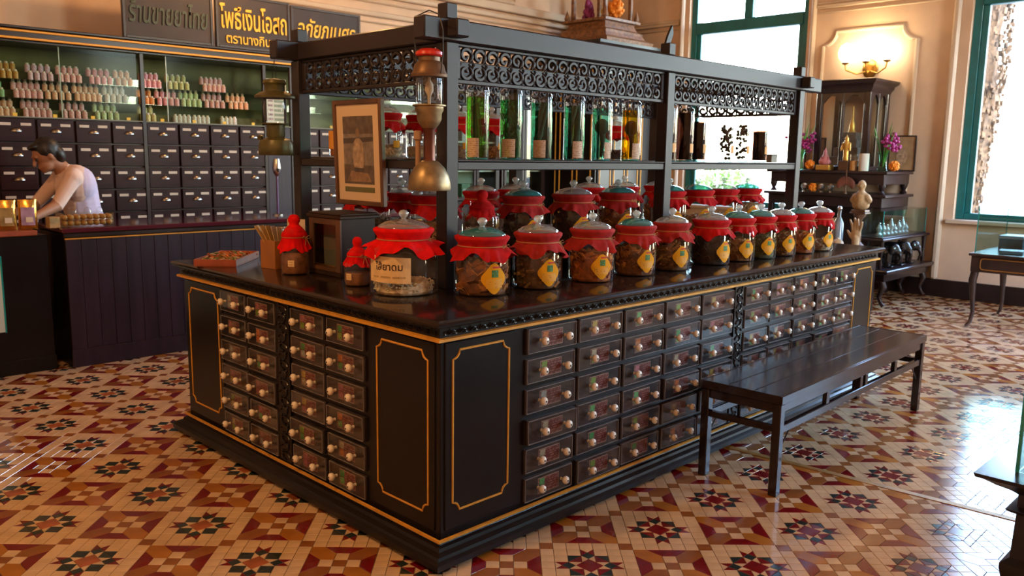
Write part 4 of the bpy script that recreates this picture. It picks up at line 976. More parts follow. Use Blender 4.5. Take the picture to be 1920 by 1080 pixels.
obj('burner', MB().lathe([(.042, .088), (.046, .10), (.045, .15), (.065, .155), (.065, .16), (0, .162)], 24), OLIVE, t)
obj('glass_globe', MB().lathe([(.045, .16), (.058, .20), (.058, .24), (.048, .285)], 24, caps=False), GLASS, t)
for s in (-1, 1): obj('guard_rod', MB().tube([(s*.03, -s*.045, .15), (s*.03, -s*.045, .30)], .007, 6), IRON, t)
obj('hood', MB().lathe([(.098, .282), (.10, .292), (.075, .308), (.05, .318), (.05, .345), (.058, .355), (.052, .372), (.0, .38)], 28), OLIVE, t)
mb = MB(); wire(mb, [(0, -.02, .37), (0, -.016, .42), (-.0, -.004, .472), (0, .016, .42), (0, .02, .37)], .0018); obj('handle', mb, IRON, t)
# ================================================================== SERVICE COUNTER ON THE LEFT
PURP = mat('plum_lacquer', (.026, .013, .022), .4, var=.35, vscale=6, stretch=(3, 1, .25), spec=.35)
REDTOP = mat('dark_red_polished_top', (.085, .014, .026), .1, coat=.5)
sv = thing('service_counter', 'long plank-fronted service counter with gold line before the drawer wall', 'counter', (.04, 3.98, 0))
SL = 3.1
for k in range(31): obj('plank', MB().cbox(k*.1+.001, k*.1+.099, 0, .018, .12, .895, .002), PURP, sv)
obj('carcass', MB().cbox(.002, SL, .018, .56, .0, .93, .003), LACQ, sv)
obj('skirting', MB().cbox(-.006, SL, -.014, 0, 0, .125, .004), PURP, sv)
obj('gold_line', MB().cbox(-.006, SL, -.012, 0, .893, .904, .002), GOLD, sv)
obj('top_moulding', MB().cbox(-.015, SL, -.022, .0, .906, .94, .006), LACQ2, sv)
tag(obj('countertop', MB().cbox(.015, .04+SL+.02, 3.945, 4.58, .941, .972, .006), REDTOP), 'dark red polished top of the service counter', 'worktop')
# far-left display counter
dc = thing('display_counter', 'black display counter at the left edge with a pale panel', 'counter', (-.62, 4.03, 0))
obj('carcass', MB().cbox(-.85, .565, 0, .55, 0, .93, .004), LACQ, dc); obj('skirting', MB().cbox(-.85, .57, -.012, 0, 0, .1, .003), LACQ, dc)
obj('top', MB().cbox(-.86, .50, -.03, .56, .931, .965, .005), REDWOOD, dc)
obj('poster', MB().box(-.6, .27, -.008, -.002, .30, .80), mat('pale_green_sheet', (.55, .66, .60), .6), dc, smooth=None); obj('poster_edge', MB().box(.27, .28, -.009, -.002, .295, .805), TEALEDGE, dc, smooth=None)
# foil pouches
FOIL = mat('gold_foil', (.80, .45, .10), .22, .9, bump=.5, bscale=18); LILAC = mat('lilac_print', (.42, .30, .55), .4, var=.4, vscale=18); BLUEP = mat('blue_grey_print', (.28, .33, .45), .4, var=.5, vscale=18); OLIVEP = mat('olive_print', (.36, .26, .10), .4, var=.4, vscale=18)
for x, m, lab in ((-.40, BLUEP, 'gold foil pouch with blue panel at the left edge'), (-.27, OLIVEP, 'gold foil pouch with olive panel between two pouches'), (-.145, LILAC, 'gold foil pouch with lilac panel nearest the box of amber balls')):
    t = thing('foil_pouch', lab, 'pouch', (x, 4.10, .966), -.25, 'foil pouches in a row')
    vs = []; n = 9
    mb = MB()
    for i in range(10):
        z = .2*i/9; w_ = .058*(1-.05*math.sin(z*9)); d = .032*math.sin(PI*min(1, (1-i/9)*.9+.08))**.7
        vs += [(w_*math.cos(2*PI*k/16)*1.0, d*math.sin(2*PI*k/16), z) for k in range(16)]
    fs = [(i*16+k, i*16+(k+1) % 16, (i+1)*16+(k+1) % 16, (i+1)*16+k) for i in range(9) for k in range(16)]+[tuple(range(16))[::-1], tuple(range(144, 160))]
    obj('pouch_body', mb.add(vs, fs), FOIL, t, smooth=60)
    obj('front_print', MB().cbox(-.04, .04, -.037, -.031, .03, .15, .002), m, t); obj('white_flash', MB().cbox(-.012, .03, -.039, -.036, .05, .085, .0005), WHITE, t)
# clear box of amber balls
t = thing('ball_box', 'clear plastic box of amber herbal balls on the service counter', 'box', (.215, 4.10, .973), .0)
AMB = mat('amber_ball', (.48, .25, .07), .35, coat=.4)
mb = MB(); mb.box(-.17, .17, -.07, .07, 0, .004)
for a in ((-.17, .17, -.07, -.068), (-.17, .17, .068, .07), (-.17, -.168, -.068, .068), (.168, .17, -.068, .068)): mb.box(*a, .004, .10)
obj('clear_box', mb, GLASS, t, smooth=None)
for r_ in range(2):
    for k in range(8):
        for j in range(2): link('amber_ball', cached('amb', lambda: MB().sphere((0, 0, 0), .0195, 12, 8).mesh('amber_ball', AMB, 60)), t, (-.147+k*.042, -.046+j*.042, .025+r_*.04))
for k, (x, s) in enumerate(((-.08, .03), (.02, .024), (.10, .02))): obj('clear_cap', MB().lathe([(s, 0), (s, .02), (s*.7, .035), (0, .04)], 14, (x, 0, .092)), GLASS, t)
t = thing('label_carton', 'small tan carton beside the box of amber balls', 'box', (-.005, 4.06, .973), .1)
obj('carton_body', MB().cbox(-.035, .035, -.03, .03, 0, .075, .002), mat('tan_carton', (.40, .24, .09), .6, var=.3), t); obj('carton_front', MB().cbox(-.03, .03, -.032, -.03, .03, .065, .0005), OLIVEP, t)
# ================================================================== DRAWER WALL WITH GLASS SHOWCASE
YD = 5.38
du = thing('drawer_cabinet', 'tall wall cabinet of dark drawers below a glazed showcase', 'cabinet', (1.9, YD, 0))
dx = -1.9; P_ = .2915; XS = -.275; NC = 17; XE = XS+NC*P_
obj('carcass', MB().cbox(XS+dx-.03, XE+dx+.03, .02, .55, 0, 1.752, .003), LACQ2, du)
DW = mat('drawer_wall_wood', (.030, .012, .013), .33, var=.5, vscale=5, stretch=(.5, 1, 2), spec=.16)
LABC = mat('label_card', (.60, .52, .44), .6); CUP = STEEL
def cup_mesh():
    mb = MB(); n = 12
    prof = [(.042*math.cos(i*PI/2/5), .026*math.sin(i*PI/2/5)) for i in range(6)]
    vs = []
    for i, (r_, d_) in enumerate(prof):
        for k in range(n+1): a = PI*k/n; vs.append((r_*math.cos(a), -d_, r_*math.sin(a)*.75))
    fs = [(i*(n+1)+k, (i+1)*(n+1)+k, (i+1)*(n+1)+k+1, i*(n+1)+k+1) for i in range(5) for k in range(n)]
    mb.add(vs, fs); return mb.mesh('cup_pull', CUP, 60)
RH = .1925
for c in range(NC):
    if c == 9: continue
    for r_ in range(5):
        z0 = 1.745-RH*(r_+1); x0 = XS+dx+P_*c
        d = link('drawer', cached('dwd', lambda: MB().cbox(.008, P_-.008, -.004, .03, .006, RH-.006, .004).mesh('drawer', DW, 40)), du, (x0, 0, z0))
        for s in (.25, .75): link('label_card', cached('dwl', lambda: MB().cbox(-.038, .038, -.0065, -.004, -.011, .011, .0005).mesh('label_card', LABC, 30)), d, (P_*s, 0, RH*.74))
        link('cup_pull', cached('dwc', cup_mesh), d, (P_*.5, -.004, RH*.44))
    st_ = link('yellow_sticker', cached('dws', lambda: MB().cbox(-.016, .016, -.003, 0, -.014, .014, .001).mesh('yellow_sticker', mat('sticker_yellow', (.75, .48, .03), .5), 30)), du, (XS+dx+P_*(c+.5), -.004, 1.768))
for x in (1.17-1.9, 2.33-1.9, 2.62-1.9): obj('pilaster', MB().cbox(x-.018, x+.018, -.012, .02, .75, 2.33, .004), LACQ2, du)
obj('plain_panel', MB().cbox(2.35-1.9, 2.60-1.9, -.006, .02, .78, 1.745, .003), PURP, du)
obj('counter_ledge', MB().cbox(XS+dx-.03, XE+dx+.03, -.012, .04, 1.747, 1.757, .002), mat('grey_green_ledge', (.20, .21, .16), .4), du)
# showcase shell and steps
SG = mat('showcase_green', (.10, .105, .03), .7, var=.2)
mb = MB(); mb.box(XS+dx-.02, XE+dx+.02, .40, .42, 1.757, 2.33); obj('showcase_back', mb, SG, du, smooth=None)
obj('showcase_roof', MB().cbox(XS+dx-.03, XE+dx+.03, -.01, .55, 2.328, 2.345, .003), LACQ2, du)
LV = (1.757, 1.905, 2.052)
for k, z in enumerate(LV):
    if k: obj('glass_shelf', MB().box(XS+dx, XE+dx, .06, .40, z-.003, z), SHOWG, du, smooth=None)
    obj('step_riser', MB().box(XS+dx, XE+dx, .18, .25, z, z+.0655), SHOWG if k else SG, du, smooth=None)
for x0, x1, o_ in ((-.28, .53, .012), (.52, 1.155, .026), (1.39, 2.01, .012), (2.64, 3.4, .02), (3.4, 4.2, .012)):
    obj('sliding_pane', MB().box(x0+dx, x1+dx, o_, o_+.004, 1.76, 2.326), SLIDEG, du, smooth=None); obj('pane_edge', MB().box(x0+dx-.003, x0+dx+.004, o_-.001, o_+.005, 1.76, 2.326), mat('pale_glass_edge', (.45, .52, .46), .3), du, smooth=None)
# cornice with gold fillets
mb = MB(); mb.cbox(XS+dx-.05, XE+dx+.05, -.03, .56, 2.345, 2.43, .006); mb.cbox(XS+dx-.06, XE+dx+.06, -.05, .56, 2.43, 2.452, .005); obj('cornice', mb, LACQ2, du)
for z in (2.358, 2.415): obj('gold_fillet', MB().cbox(XS+dx-.05, XE+dx+.05, -.042, -.03, z-.009, z+.009, .004), mat('gilt', (.80, .36, .02), .4), du)
# printed chart in the narrow bay
ch = obj('wall_chart', MB().box(2.37-1.9, 2.585-1.9, .03, .034, 1.79, 2.21), mat('chart_paper', (.62, .66, .60), .6), du, smooth=None)
for k in range(9): obj('chart_bar', MB().box(2.45-1.9, 2.575-1.9, .027, .03, 1.81+k*.044, 1.835+k*.044), mat('chart_green', (.22, .30, .24), .6), ch, smooth=None)
for k in range(9): obj('chart_mark', MB().box(2.385-1.9, 2.435-1.9, .027, .03, 1.815+k*.044, 1.835+k*.044), mat('chart_pink', (.36, .27, .30), .6, var=.8, vscale=80), ch, smooth=None)
# bottles
CAPM = mat('white_cap', (.78, .74, .70), .4)
BC = {'pink': (.66, .36, .38), 'rose': (.60, .28, .33), 'amber': (.40, .22, .05), 'peach': (.64, .38, .26), 'green': (.20, .38, .20), 'pale green': (.42, .52, .30), 'orange': (.62, .24, .07), 'silver': (.55, .54, .54), 'mauve': (.55, .38, .50), 'olive': (.46, .44, .20)}
def bottle(x, y, z, col, label, group, s=1.):
    def mk():
        mb = MB(); mb.lathe([(.018, 0), (.0205, .002), (.0205, .056), (.0185, .061), (.012, .063), (.011, .065)], 12, mi=0); return mb.mesh('bottle', mat('bottle_'+col.replace(' ', '_'), [min(.9, c_*1.25) for c_ in BC[col]], .45, var=.25, vscale=60), 50)
    b_ = tag(link('bottle', cached(('bt', col), mk), None, (x, y, z), scale=s), label, 'bottle', group)
    link('cap', cached('btc', lambda: MB().lathe([(.0125, .062), (.0125, .0745), (.010, .0765)], 10).mesh('cap', CAPM, 50)), b_)
cl3 = [(0, .07, .25, 'amber'), (0, .31, .51, 'mauve'), (0, .54, .73, 'pink'), (0, .78, .98, 'rose'), (0, 1.0, 1.15, 'peach'), (0, 1.22, 1.40, 'rose'), (0, 1.45, 1.66, 'olive'), (0, 1.78, 2.01, 'pink'),
       (1, -.03, .14, 'green'), (1, .20, .42, 'pink'), (1, .43, .64, 'peach'), (1, .66, .88, 'peach'), (1, .90, 1.10, 'silver'), (1, 1.19, 1.33, 'orange'), (1, 1.35, 1.56, 'rose'), (1, 1.57, 1.77, 'pale green'), (1, 1.79, 2.0, 'pink'), (1, 2.03, 2.24, 'peach'),
       (2, -.05, .21, 'peach'), (2, .26, .48, 'pink'), (2, .55, .76, 'pink'), (2, .81, 1.02, 'pale green'), (2, 1.19, 1.34, 'olive')]
shelf_nm = ['top', 'middle', 'bottom']; cnt = {}
ordw = ['first', 'second', 'third', 'fourth', 'fifth', 'sixth', 'seventh', 'eighth', 'ninth', 'tenth']
for lv, x0, x1, col in cl3:
    z = LV[2-lv]; n = max(3, int((x1-x0)/.0422)); k_ = cnt.get(lv, 0); cnt[lv] = k_+1
    lab = '%s bottle of %s cluster from left, %s showcase shelf' % (col, ordw[k_], shelf_nm[lv]); grp = '%s bottles, %s cluster, %s shelf' % (col, ordw[k_], shelf_nm[lv])
    for i in range(n):
        bottle(x0+(i+.5)*(x1-x0)/n, YD+.145, z+.001, col, '%s %s, front rank' % (ordw[i], lab), grp); bottle(x0+(i+.5)*(x1-x0)/n, YD+.215, z+.0664, col, '%s %s, rear rank' % (ordw[i], lab), grp)
for x0, nm in ((1.50, 'left'), (1.68, 'middle'), (1.95, 'right')):
    for i in range(4): bottle(x0+i*.042, YD+.12, LV[0]+.001, 'silver', '%s small silver bottle of the %s row on the bottom showcase shelf' % (ordw[i], nm), 'small silver bottles, %s row' % nm)
# sign boards standing on the cornice
SIGN = mat('sign_board_brown', (.030, .017, .014), .6, var=.3, vscale=5); SFR = mat('sign_frame', (.030, .018, .015), .4)
YEL = mat('yellow_lettering', (.85, .47, .015), .5); DGR = mat('dark_green_lettering', (.045, .062, .038), .6)
def sign(x0, x1, z0, z1, y, lines, label, m=YEL):
    t = thing('sign_board', label, 'sign', ((x0+x1)/2, y, z0)); hw_ = (x1-x0)/2; H = z1-z0
    obj('board', MB().cbox(-hw_+.02, hw_-.02, 0, .025, .02, H-.02, .002), SIGN, t)
    mb = MB()
    for a in ((-hw_, -hw_+.024, 0, H), (hw_-.024, hw_, 0, H), (-hw_+.024, hw_-.024, 0, .024), (-hw_+.024, hw_-.024, H-.024, H)): mb.cbox(a[0], a[1], -.008, .03, a[2], a[3], .003)
    obj('frame', mb, SFR, t)
    for body, size, dz, sh, wmax in lines:
        me = text_mesh(body, size, .003, shear=sh, bold=size*.012)
        me.materials.clear(); me.materials.append(m)
        xs = [v.co.x for v in me.vertices]; k_ = wmax/(max(xs)-min(xs)) if xs else 1; mid = (max(xs)+min(xs))/2 if xs else 0
        for v in me.vertices: v.co.x = (v.co.x-mid)*k_
        link('lettering', me, t, (0, -.006, H*dz), (PI/2, 0, 0))
sign(1.025, 1.825, 2.453, 2.98, YD-.025, [('ร้านขายยาไทย', .24, .40, .15, .70)], 'brown sign board with dark green lettering, left of the yellow signs', DGR)
sign(1.850, 2.610, 2.453, 2.935, YD-.03, [('โพธิ์เงินโอสถ', .26, .53, 0, .68), ('ตรานางกินนร', .12, .17, 0, .57)], 'brown sign board with two lines of yellow lettering')
sign(2.640, 3.455, 2.453, 2.925, YD+.0, [('อภัยภูเบศร', .22, .55, .25, .68)], 'brown sign board with slanted yellow script behind the rack')
# slim stand with silver tulip finial
t = thing('ornament_stand', 'slim violet pole with silver tulip finial on the service counter', 'stand', (1.83, 4.30, .973))
obj('foot', MB().lathe([(.045, 0), (.045, .008), (.012, .02)], 18), SILVER, t); obj('pole', MB().tube([(0, 0, .01), (0, 0, .34)], .010, 10), mat('violet_enamel', (.12, .06, .20), .25, coat=.6), t)
obj('finial', MB().lathe([(.010, .33), (.03, .36), (.036, .40), (.030, .44), (.024, .475), (.015, .46), (0, .45)], 16), SILVER, t)
# ================================================================== TALL GLAZED CABINETS FURTHER ALONG THE WALL
for i, x in enumerate((4.78, 5.62)):
    t = thing('glazed_cabinet', ['glazed wall cabinet with pale shelves seen through the rack, nearer one', 'glazed wall cabinet with pale shelves beside the corner cabinet'][i], 'cabinet', (x+.4, 5.45, 0))
    mb = MB(); mb.cbox(-.4, .4, 0, .5, 0, .95, .004); mb.cbox(-.4, -.37, 0, .5, .95, 2.3, .003); mb.cbox(.37, .4, 0, .5, .95, 2.3, .003); mb.cbox(-.4, .4, 0, .5, 2.3, 2.42, .004); mb.cbox(-.37, .37, .46, .5, .95, 2.3, .003); obj('carcass', mb, LACQ2, t)
    obj('back_lining', MB().box(-.36, .36, .44, .455, .96, 2.29), mat('pale_lining', (.50, .55, .45), .7), t, smooth=None)
    for z in (1.3, 1.65, 2.0): obj('shelf', MB().cbox(-.365, .365, .05, .44, z, z+.02, .002), mat('pale_shelf', (.50, .50, .42), .6), t)
    for s in (-1, 1):
        mb = MB(); a0, a1 = (-.365, -.005) if s < 0 else (.005, .365)
        for q_ in ((a0, a0+.04, .96, 2.29), (a1-.04, a1, .96, 2.29), (a0+.04, a1-.04, .96, 1.0), (a0+.04, a1-.04, 2.25, 2.29)): mb.cbox(q_[0], q_[1], -.012, .01, q_[2], q_[3], .003)
        d = obj('door', mb, LACQ2, t); obj('door_glass', MB().box(a0+.04, a1-.04, -.002, .002, 1.0, 2.25), SHOWG, d, smooth=None)
    rg = random.Random(i+3)
    for z in (.97, 1.32, 1.67, 2.02):
        for k in range(3):
            cname = rg.choice(['red', 'green', 'white', 'rose'])
            bx = tag(link('carton', cached(('ct', cname), lambda: MB().cbox(-.07, .07, -.05, .05, 0, .2, .003).mesh('carton', mat('carton_'+cname, {'red': (.40, .06, .05), 'green': (.20, .35, .20), 'white': (.6, .6, .55), 'rose': (.5, .25, .25)}[cname], .6, var=.2), 40)), None, (x+.4-.22+k*.22, 5.68, z+(.002 if z > 1 else -.018))),
                     '%s carton on the %s shelf of the %s glazed cabinet, %s' % (cname, {.97: 'bottom', 1.32: 'second', 1.67: 'third', 2.02: 'top'}[z], ['nearer', 'further'][i], ['left', 'middle', 'right'][k]), 'box', 'cartons in the glazed cabinets')
            link('carton_panel', cached('ctp', lambda: MB().cbox(-.05, .05, -.0515, -.05, .06, .14, .0004).mesh('carton_panel', WHITE, 30)), bx)
# ================================================================== CORNER CABINET WITH SHRINE ON TOP
t = thing('corner_cabinet', 'tall black cabinet with gold lines in the far corner', 'cabinet', (7.32, 5.32, 0))
x0, x1, y0, y1 = -.58, .68, -.46, .50
obj('carcass', MB().cbox(x0, x1, y0, y1, 0, 2.82, .005), LACQ, t)
mb = MB(); mb.mould([(0, 2.80), (.03, 2.82), (.05, 2.86), (.12, 2.89), (.17, 2.93), (.17, 2.965), (.1, 2.97)], x0, x1, y0, y1, capt=True); obj('cornice', mb, LACQ, t, smooth=30)
for k in range(4):
    a0 = x0+.04+k*.298; d = obj('door', MB().cbox(a0, a0+.285, y0-.02, y0, .12, 2.72, .004), LACQ, t)
    obj('gold_line', MB().tube([(a0+.03, y0-.021, .16), (a0+.255, y0-.021, .16), (a0+.255, y0-.021, 2.68), (a0+.03, y0-.021, 2.68)], .010, 6, closed=True), GOLD, d)
for k in range(3):
    b0 = y0+.03+k*.31; d = obj('side_panel', MB().cbox(x0-.02, x0, b0, b0+.29, .12, 2.72, .004), LACQ, t)
    obj('gold_line', MB().tube([(x0-.021, b0+.03, .16), (x0-.021, b0+.26, .16), (x0-.021, b0+.26, 2.68), (x0-.021, b0+.03, 2.68)], .010, 6, closed=True), GOLD, d)
# shrine
SHW = mat('carved_shrine_wood', (.21, .095, .035), .5, var=.6, vscale=22, bump=.6, bscale=50)
t = thing('shrine', 'carved wooden spirit shrine on slender posts atop the corner cabinet', 'shrine', (7.28, 5.26, 2.9715))
mb = MB(); mb.mould([(.43, 0), (.44, .05), (.36, .09), (.33, .14), (.335, .17), (.28, .20), (.25, .26), (.26, .285), (.31, .295), (.31, .325), (.28, .335)], -.06, .06, -.06, .06, capt=True, capb=True); obj('stepped_base', mb, SHW, t, smooth=30)
for sx in (-1, 1):
    for sy in (-1, 1):
        obj('post', MB().cbox(sx*.27-.025, sx*.27+.025, sy*.27-.025, sy*.27+.025, .335, 1.1, .005), SHW, t)
        obj('corner_leaf', MB().lathe([(.03, 0), (.036, .03), (.012, .10), (0, .14)], 8, (sx*.33, sy*.33, .335)), SHW, t)
mb = MB(); mb.mould([(.32, 1.1), (.36, 1.12), (.30, 1.2), (.2, 1.35), (.08, 1.6), (-.05, 1.85)], -.06, .06, -.06, .06, capt=True, capb=True); obj('roof', mb, SHW, t)
MARI = mat('marigold', (.80, .24, .01), .7, bump=.6, bscale=90); PURF = mat('purple_flower', (.24, .02, .12), .6, var=.3)
def flower_ball(loc, r, m, label, name='garland', cat='flowers', n=60, seed=1):
    rg = random.Random(seed); mb = MB(); mb.sphere((0, 0, r*1.08), r*.82, 10, 8)
    for k in range(n):
        d = Vector((rg.gauss(0, 1), rg.gauss(0, 1), rg.gauss(0, 1))).normalized(); mb.sphere(Vector((0, 0, r*1.08))+d*r*.82, r*.24, 6, 4)
    return tag(obj(name, mb, m, None, loc, smooth=60), label, cat)
flower_ball((7.22, 4.985, 3.307), .12, MARI, 'large orange marigold ball on the shrine base')
flower_ball((7.34, 5.2, 3.307), .10, mat('yellow_marigold', (.80, .45, .03), .7), 'yellow marigold cluster behind the orange ball on the shrine', seed=2)
t = thing('water_cup', 'small clear cup beside the marigold ball on the shrine', 'cup', (7.08, 5.13, 3.308)); obj('cup_body', MB().lathe([(.03, 0), (.035, .01), (.04, .09)], 16, caps=False), GLASS, t); obj('water', MB().lathe([(.03, .008), (.036, .06), (0, .06)], 16), glassmat('water_clear', (.9, .95, .97), 1.2), t)
t = thing('flower_bunch', 'dark purple flower bunch hanging inside the shrine', 'flowers', (7.2, 5.42, 3.308)); mb = MB(); rg = random.Random(8)
for k in range(40): mb.sphere((rg.gauss(0, .025), rg.gauss(0, .025), .05+.2*rg.random()), .03, 6, 4, (1, 1, 1.4))
obj('blossoms', mb, PURF, t, smooth=60, kind='stuff'); obj('stalk', MB().tube([(0, 0, 0), (0, .01, .2)], .008, 6), leaf[0], t)
# ================================================================== PERSON BEHIND THE COUNTER (bending to the left over the counter)
SKIN = mat('skin', (.36, .165, .09), .55); SHIRT = mat('peach_shirt', (.80, .60, .54), .8, bump=.1, bscale=60); VEST = mat('lavender_vest', (.62, .57, .82), .8, bump=.1, bscale=60); HAIR = mat('black_hair', (.012, .010, .010), .45); TROU = mat('dark_trousers', (.02, .02, .03), .8)
t = thing('person', 'person in peach top and lavender vest bending behind the service counter', 'person', (.43, 4.84, 0))
hip = Vector((.05, 0, .90)); chest = Vector((-.04, -.01, 1.22)); neck = Vector((-.13, -.02, 1.37)); head = Vector((-.23, -.03, 1.45))
sl, sr_ = Vector((-.10, -.19, 1.29)), Vector((-.08, .17, 1.29)); el, er = Vector((-.24, -.24, 1.09)), Vector((-.26, .20, 1.08)); wl, wr = Vector((-.40, -.34, 1.03)), Vector((-.42, .06, 1.04))
HM = Matrix.Translation(head) @ Euler((0, -.5, 0)).to_matrix().to_4x4()
def hd(x, y, z): return HM @ Vector((x, y, z))
HR = (0, -.5, 0)
parts = [(hip, (.15, .17, .13)), (hip, Vector((0, 0, 1.06)), .135, .125), (Vector((0, 0, 1.06)), chest, .13, .145), (chest+Vector((0, -.06, .02)), (.12, .13, .15)), (chest+Vector((0, .06, .02)), (.12, .13, .15)), (chest, neck, .10, .058),
         (neck, hd(.02, 0, -.05), .055, .052), (hd(.012, 0, .02), (.094, .076, .10), HR), (hd(-.028, 0, -.055), (.058, .056, .055), HR), (hd(-.066, 0, -.088), (.022, .028, .02), HR),
         (hd(-.086, 0, .012), hd(-.106, 0, -.022), .011, .016), (hd(-.084, -.010, -.058), hd(-.084, .010, -.058), .011, .011), (hd(-.078, -.034, .03), hd(-.078, .034, .03), .012, .012), (hd(.01, -.078, -.005), (.018, .010, .03), HR), (hd(.01, .078, -.005), (.018, .010, .03), HR)]
for s, e, w_ in ((sl, el, wl), (sr_, er, wr)):
    parts += [(s, e, .062, .047), (e, w_, .045, .030), (chest+Vector((0, 0, .08)), s, .085, .066)]
    d = (w_-e).normalized(); side = d.cross(Vector((0, 0, 1))).normalized(); palm = w_+d*.06
    parts += [(w_, palm, .028, .033), (palm+side*.016, (.022, .024, .016))]
    for k, L in enumerate((.062, .072, .068, .052)):
        b_ = palm+d*.02+side*(.026-.0175*k); parts += [(b_, b_+d*L*.55+Vector((0, 0, -.006)), .0095, .009), (b_+d*L*.55+Vector((0, 0, -.006)), b_+d*L+Vector((0, 0, -.026)), .009, .0078)]
    parts += [(w_+side*.02+d*.02, w_+side*.05+d*.055+Vector((0, 0, -.012)), .012, .0095)]
for s in (-1, 1):
    kn = Vector((.03, s*.10, .47)); an = Vector((.06, s*.11, .08)); parts += [(hip+Vector((0, s*.08, -.02)), kn, .088, .062), (kn, an, .058, .040), (an+Vector((0, 0, -.03)), an+Vector((-.15, 0, -.045)), .042, .034)]
bd = blob('body', parts, [SKIN, SHIRT, TROU], .0075, 5, t)
for p in bd.data.polygons:
    c = p.center
    if c.z < .92: p.material_index = 2
    else:
        fore = min((c-wl).length-(c-sl).length*.75, (c-wr).length-(c-sr_).length*.75) < 0
        skin = fore or (c-head).length < .155 or (c-neck-Vector((-.02, 0, .03))).length < .075
        p.material_index = 0 if skin else 1
vp = [(Vector((.055, 0, .88)), (.158, .178, .13)), (Vector((.05, 0, .90)), Vector((.01, 0, 1.06)), .142, .133), (Vector((.01, 0, 1.06)), chest+Vector((.02, 0, 0)), .138, .148), (chest+Vector((.02, -.06, .02)), (.118, .132, .14)), (chest+Vector((.02, .06, .02)), (.118, .132, .14))]
blob('vest', vp, VEST, .009, 4, t)
blob('hair', [(hd(.030, 0, .040), (.098, .090, .098), HR), (hd(.075, 0, -.015), (.055, .082, .085), HR), (hd(-.045, 0, .10), (.04, .06, .022), HR)], HAIR, .007, 3, t)
for sy in (-1, 1): obj('eye', MB().sphere(hd(-.080, sy*.030, .008), .0095, 10, 6), HAIR, t)
# ================================================================== ALTAR GROUP BY THE WINDOW WALL
ALT = mat('altar_dark_wood', (.022, .012, .014), .28, var=.4, vscale=8, coat=.2)
t = thing('altar_table', 'tiered dark wooden altar table against the window wall', 'table', (7.78, 2.05, 0))
ya, yb = -.68, .72                       # right end, left end (local y)
obj('upper_top', MB().cbox(-.40, .37, ya, yb, 1.36, 1.392, .006), ALT, t)
obj('upper_frieze', MB().cbox(-.36, .36, ya+.04, yb-.04, 1.25, 1.36, .004), ALT, t)
for y in (ya+.07, yb-.07):
    for x in (-.33, .30): obj('turned_leg', MB().lathe([(.035, 1.145), (.04, 1.16), (.02, 1.18), (.032, 1.21), (.04, 1.235), (.04, 1.25)], 14, (x, y, 0)), ALT, t)
obj('lower_top', MB().cbox(-.44, .37, ya-.02, yb, 1.11, 1.142, .006), ALT, t)
obj('lower_frieze', MB().cbox(-.40, .36, ya+.03, yb-.04, 1.0, 1.11, .004), ALT, t)
obj('back_panel', MB().cbox(.28, .33, ya+.22, yb-.05, .1, 1.0, .004), ALT, t)
for y in (ya+.17, yb-.07):
    for x in (-.36, .25): obj('leg', MB().cbox(x-.03, x+.03, y-.03, y+.03, 0, 1.0, .005), ALT, t)
ZA, ZB_ = 1.393, 1.143
# carved arched cabinet
t = thing('arched_case', 'tall dark case with pointed arch windows standing on the altar', 'cabinet', (7.86, 2.00, ZA))
hx, hy, H = .27, .31, 1.0
for sx in (-1, 1):
    for sy in (-1, 1): obj('post', MB().cbox(sx*(hx-.03)-.03, sx*(hx-.03)+.03, sy*(hy-.03)-.03, sy*(hy-.03)+.03, .05, .88, .005), ALT, t)
obj('base', MB().cbox(-hx-.02, hx+.02, -hy-.02, hy+.02, 0, .05, .006), ALT, t)
mb = MB(); mb.mould([(0, .86), (.01, .89), (.025, .91), (.03, .94), (.06, .965), (.07, .985), (.07, 1.0), (.03, 1.01)], -hx, hx, -hy, hy, capt=True, capb=True); obj('cornice', mb, ALT, t, smooth=30)
def arch(c, w_, z0, z1):                 # pointed opening cut out of a spandrel: outline of the spandrel
    pts = []
    for i in range(9): s = i/8; pts.append((c-w_/2+w_/2*s, z0+(z1-z0)*math.sin(s*PI/2)))
    for i in range(1, 9): s = i/8; pts.append((c+w_/2*s, z0+(z1-z0)*math.cos(s*PI/2)))
    return pts
def spandrel(fn, a0, a1, nm):
    half = (a1-a0)/2
    for k in range(2):
        b0 = a0+half*k; A_ = arch(b0+half/2, half-.03, .74, .84); mb = MB()
        top = [(b0+half, .87), (b0, .87)]
        for i in range(len(A_)-1):      # quads between arch curve and the straight head
            p, r_ = A_[i], A_[i+1]; vs = [fn(*p, 0), fn(*r_, 0), fn(r_[0], .87, 0), fn(p[0], .87, 0), fn(*p, 1), fn(*r_, 1), fn(r_[0], .87, 1), fn(p[0], .87, 1)]
            mb.add(vs, [(0, 1, 2, 3), (7, 6, 5, 4), (0, 4, 5, 1)])
        mb.cbox(*[v for pr in zip([min(fn(b0, .05, 0)[i], fn(b0+.015, .87, 1)[i]) for i in range(3)], [max(fn(b0, .05, 0)[i], fn(b0+.015, .87, 1)[i]) for i in range(3)]) for v in pr], .002)
        mb.cbox(*[v for pr in zip([min(fn(b0+half-.015, .05, 0)[i], fn(b0+half, .87, 1)[i]) for i in range(3)], [max(fn(b0+half-.015, .05, 0)[i], fn(b0+half, .87, 1)[i]) for i in range(3)]) for v in pr], .002)
        obj(nm, mb, ALT, t, smooth=None)
spandrel(lambda a, z, d: (-hx+.01+.025*d, a, z), -hy+.06, hy-.06, 'arched_frame')
spandrel(lambda a, z, d: (a, -hy+.01+.025*d, z), -hx+.06, hx-.06, 'arched_frame')
obj('side_glass', MB().box(-hx+.06, hx-.06, -hy+.02, -hy+.024, .05, .86), SHOWG, t, smooth=None); obj('front_glass', MB().box(-hx+.02, -hx+.024, -hy+.06, hy-.06, .05, .86), PANE, t, smooth=None)
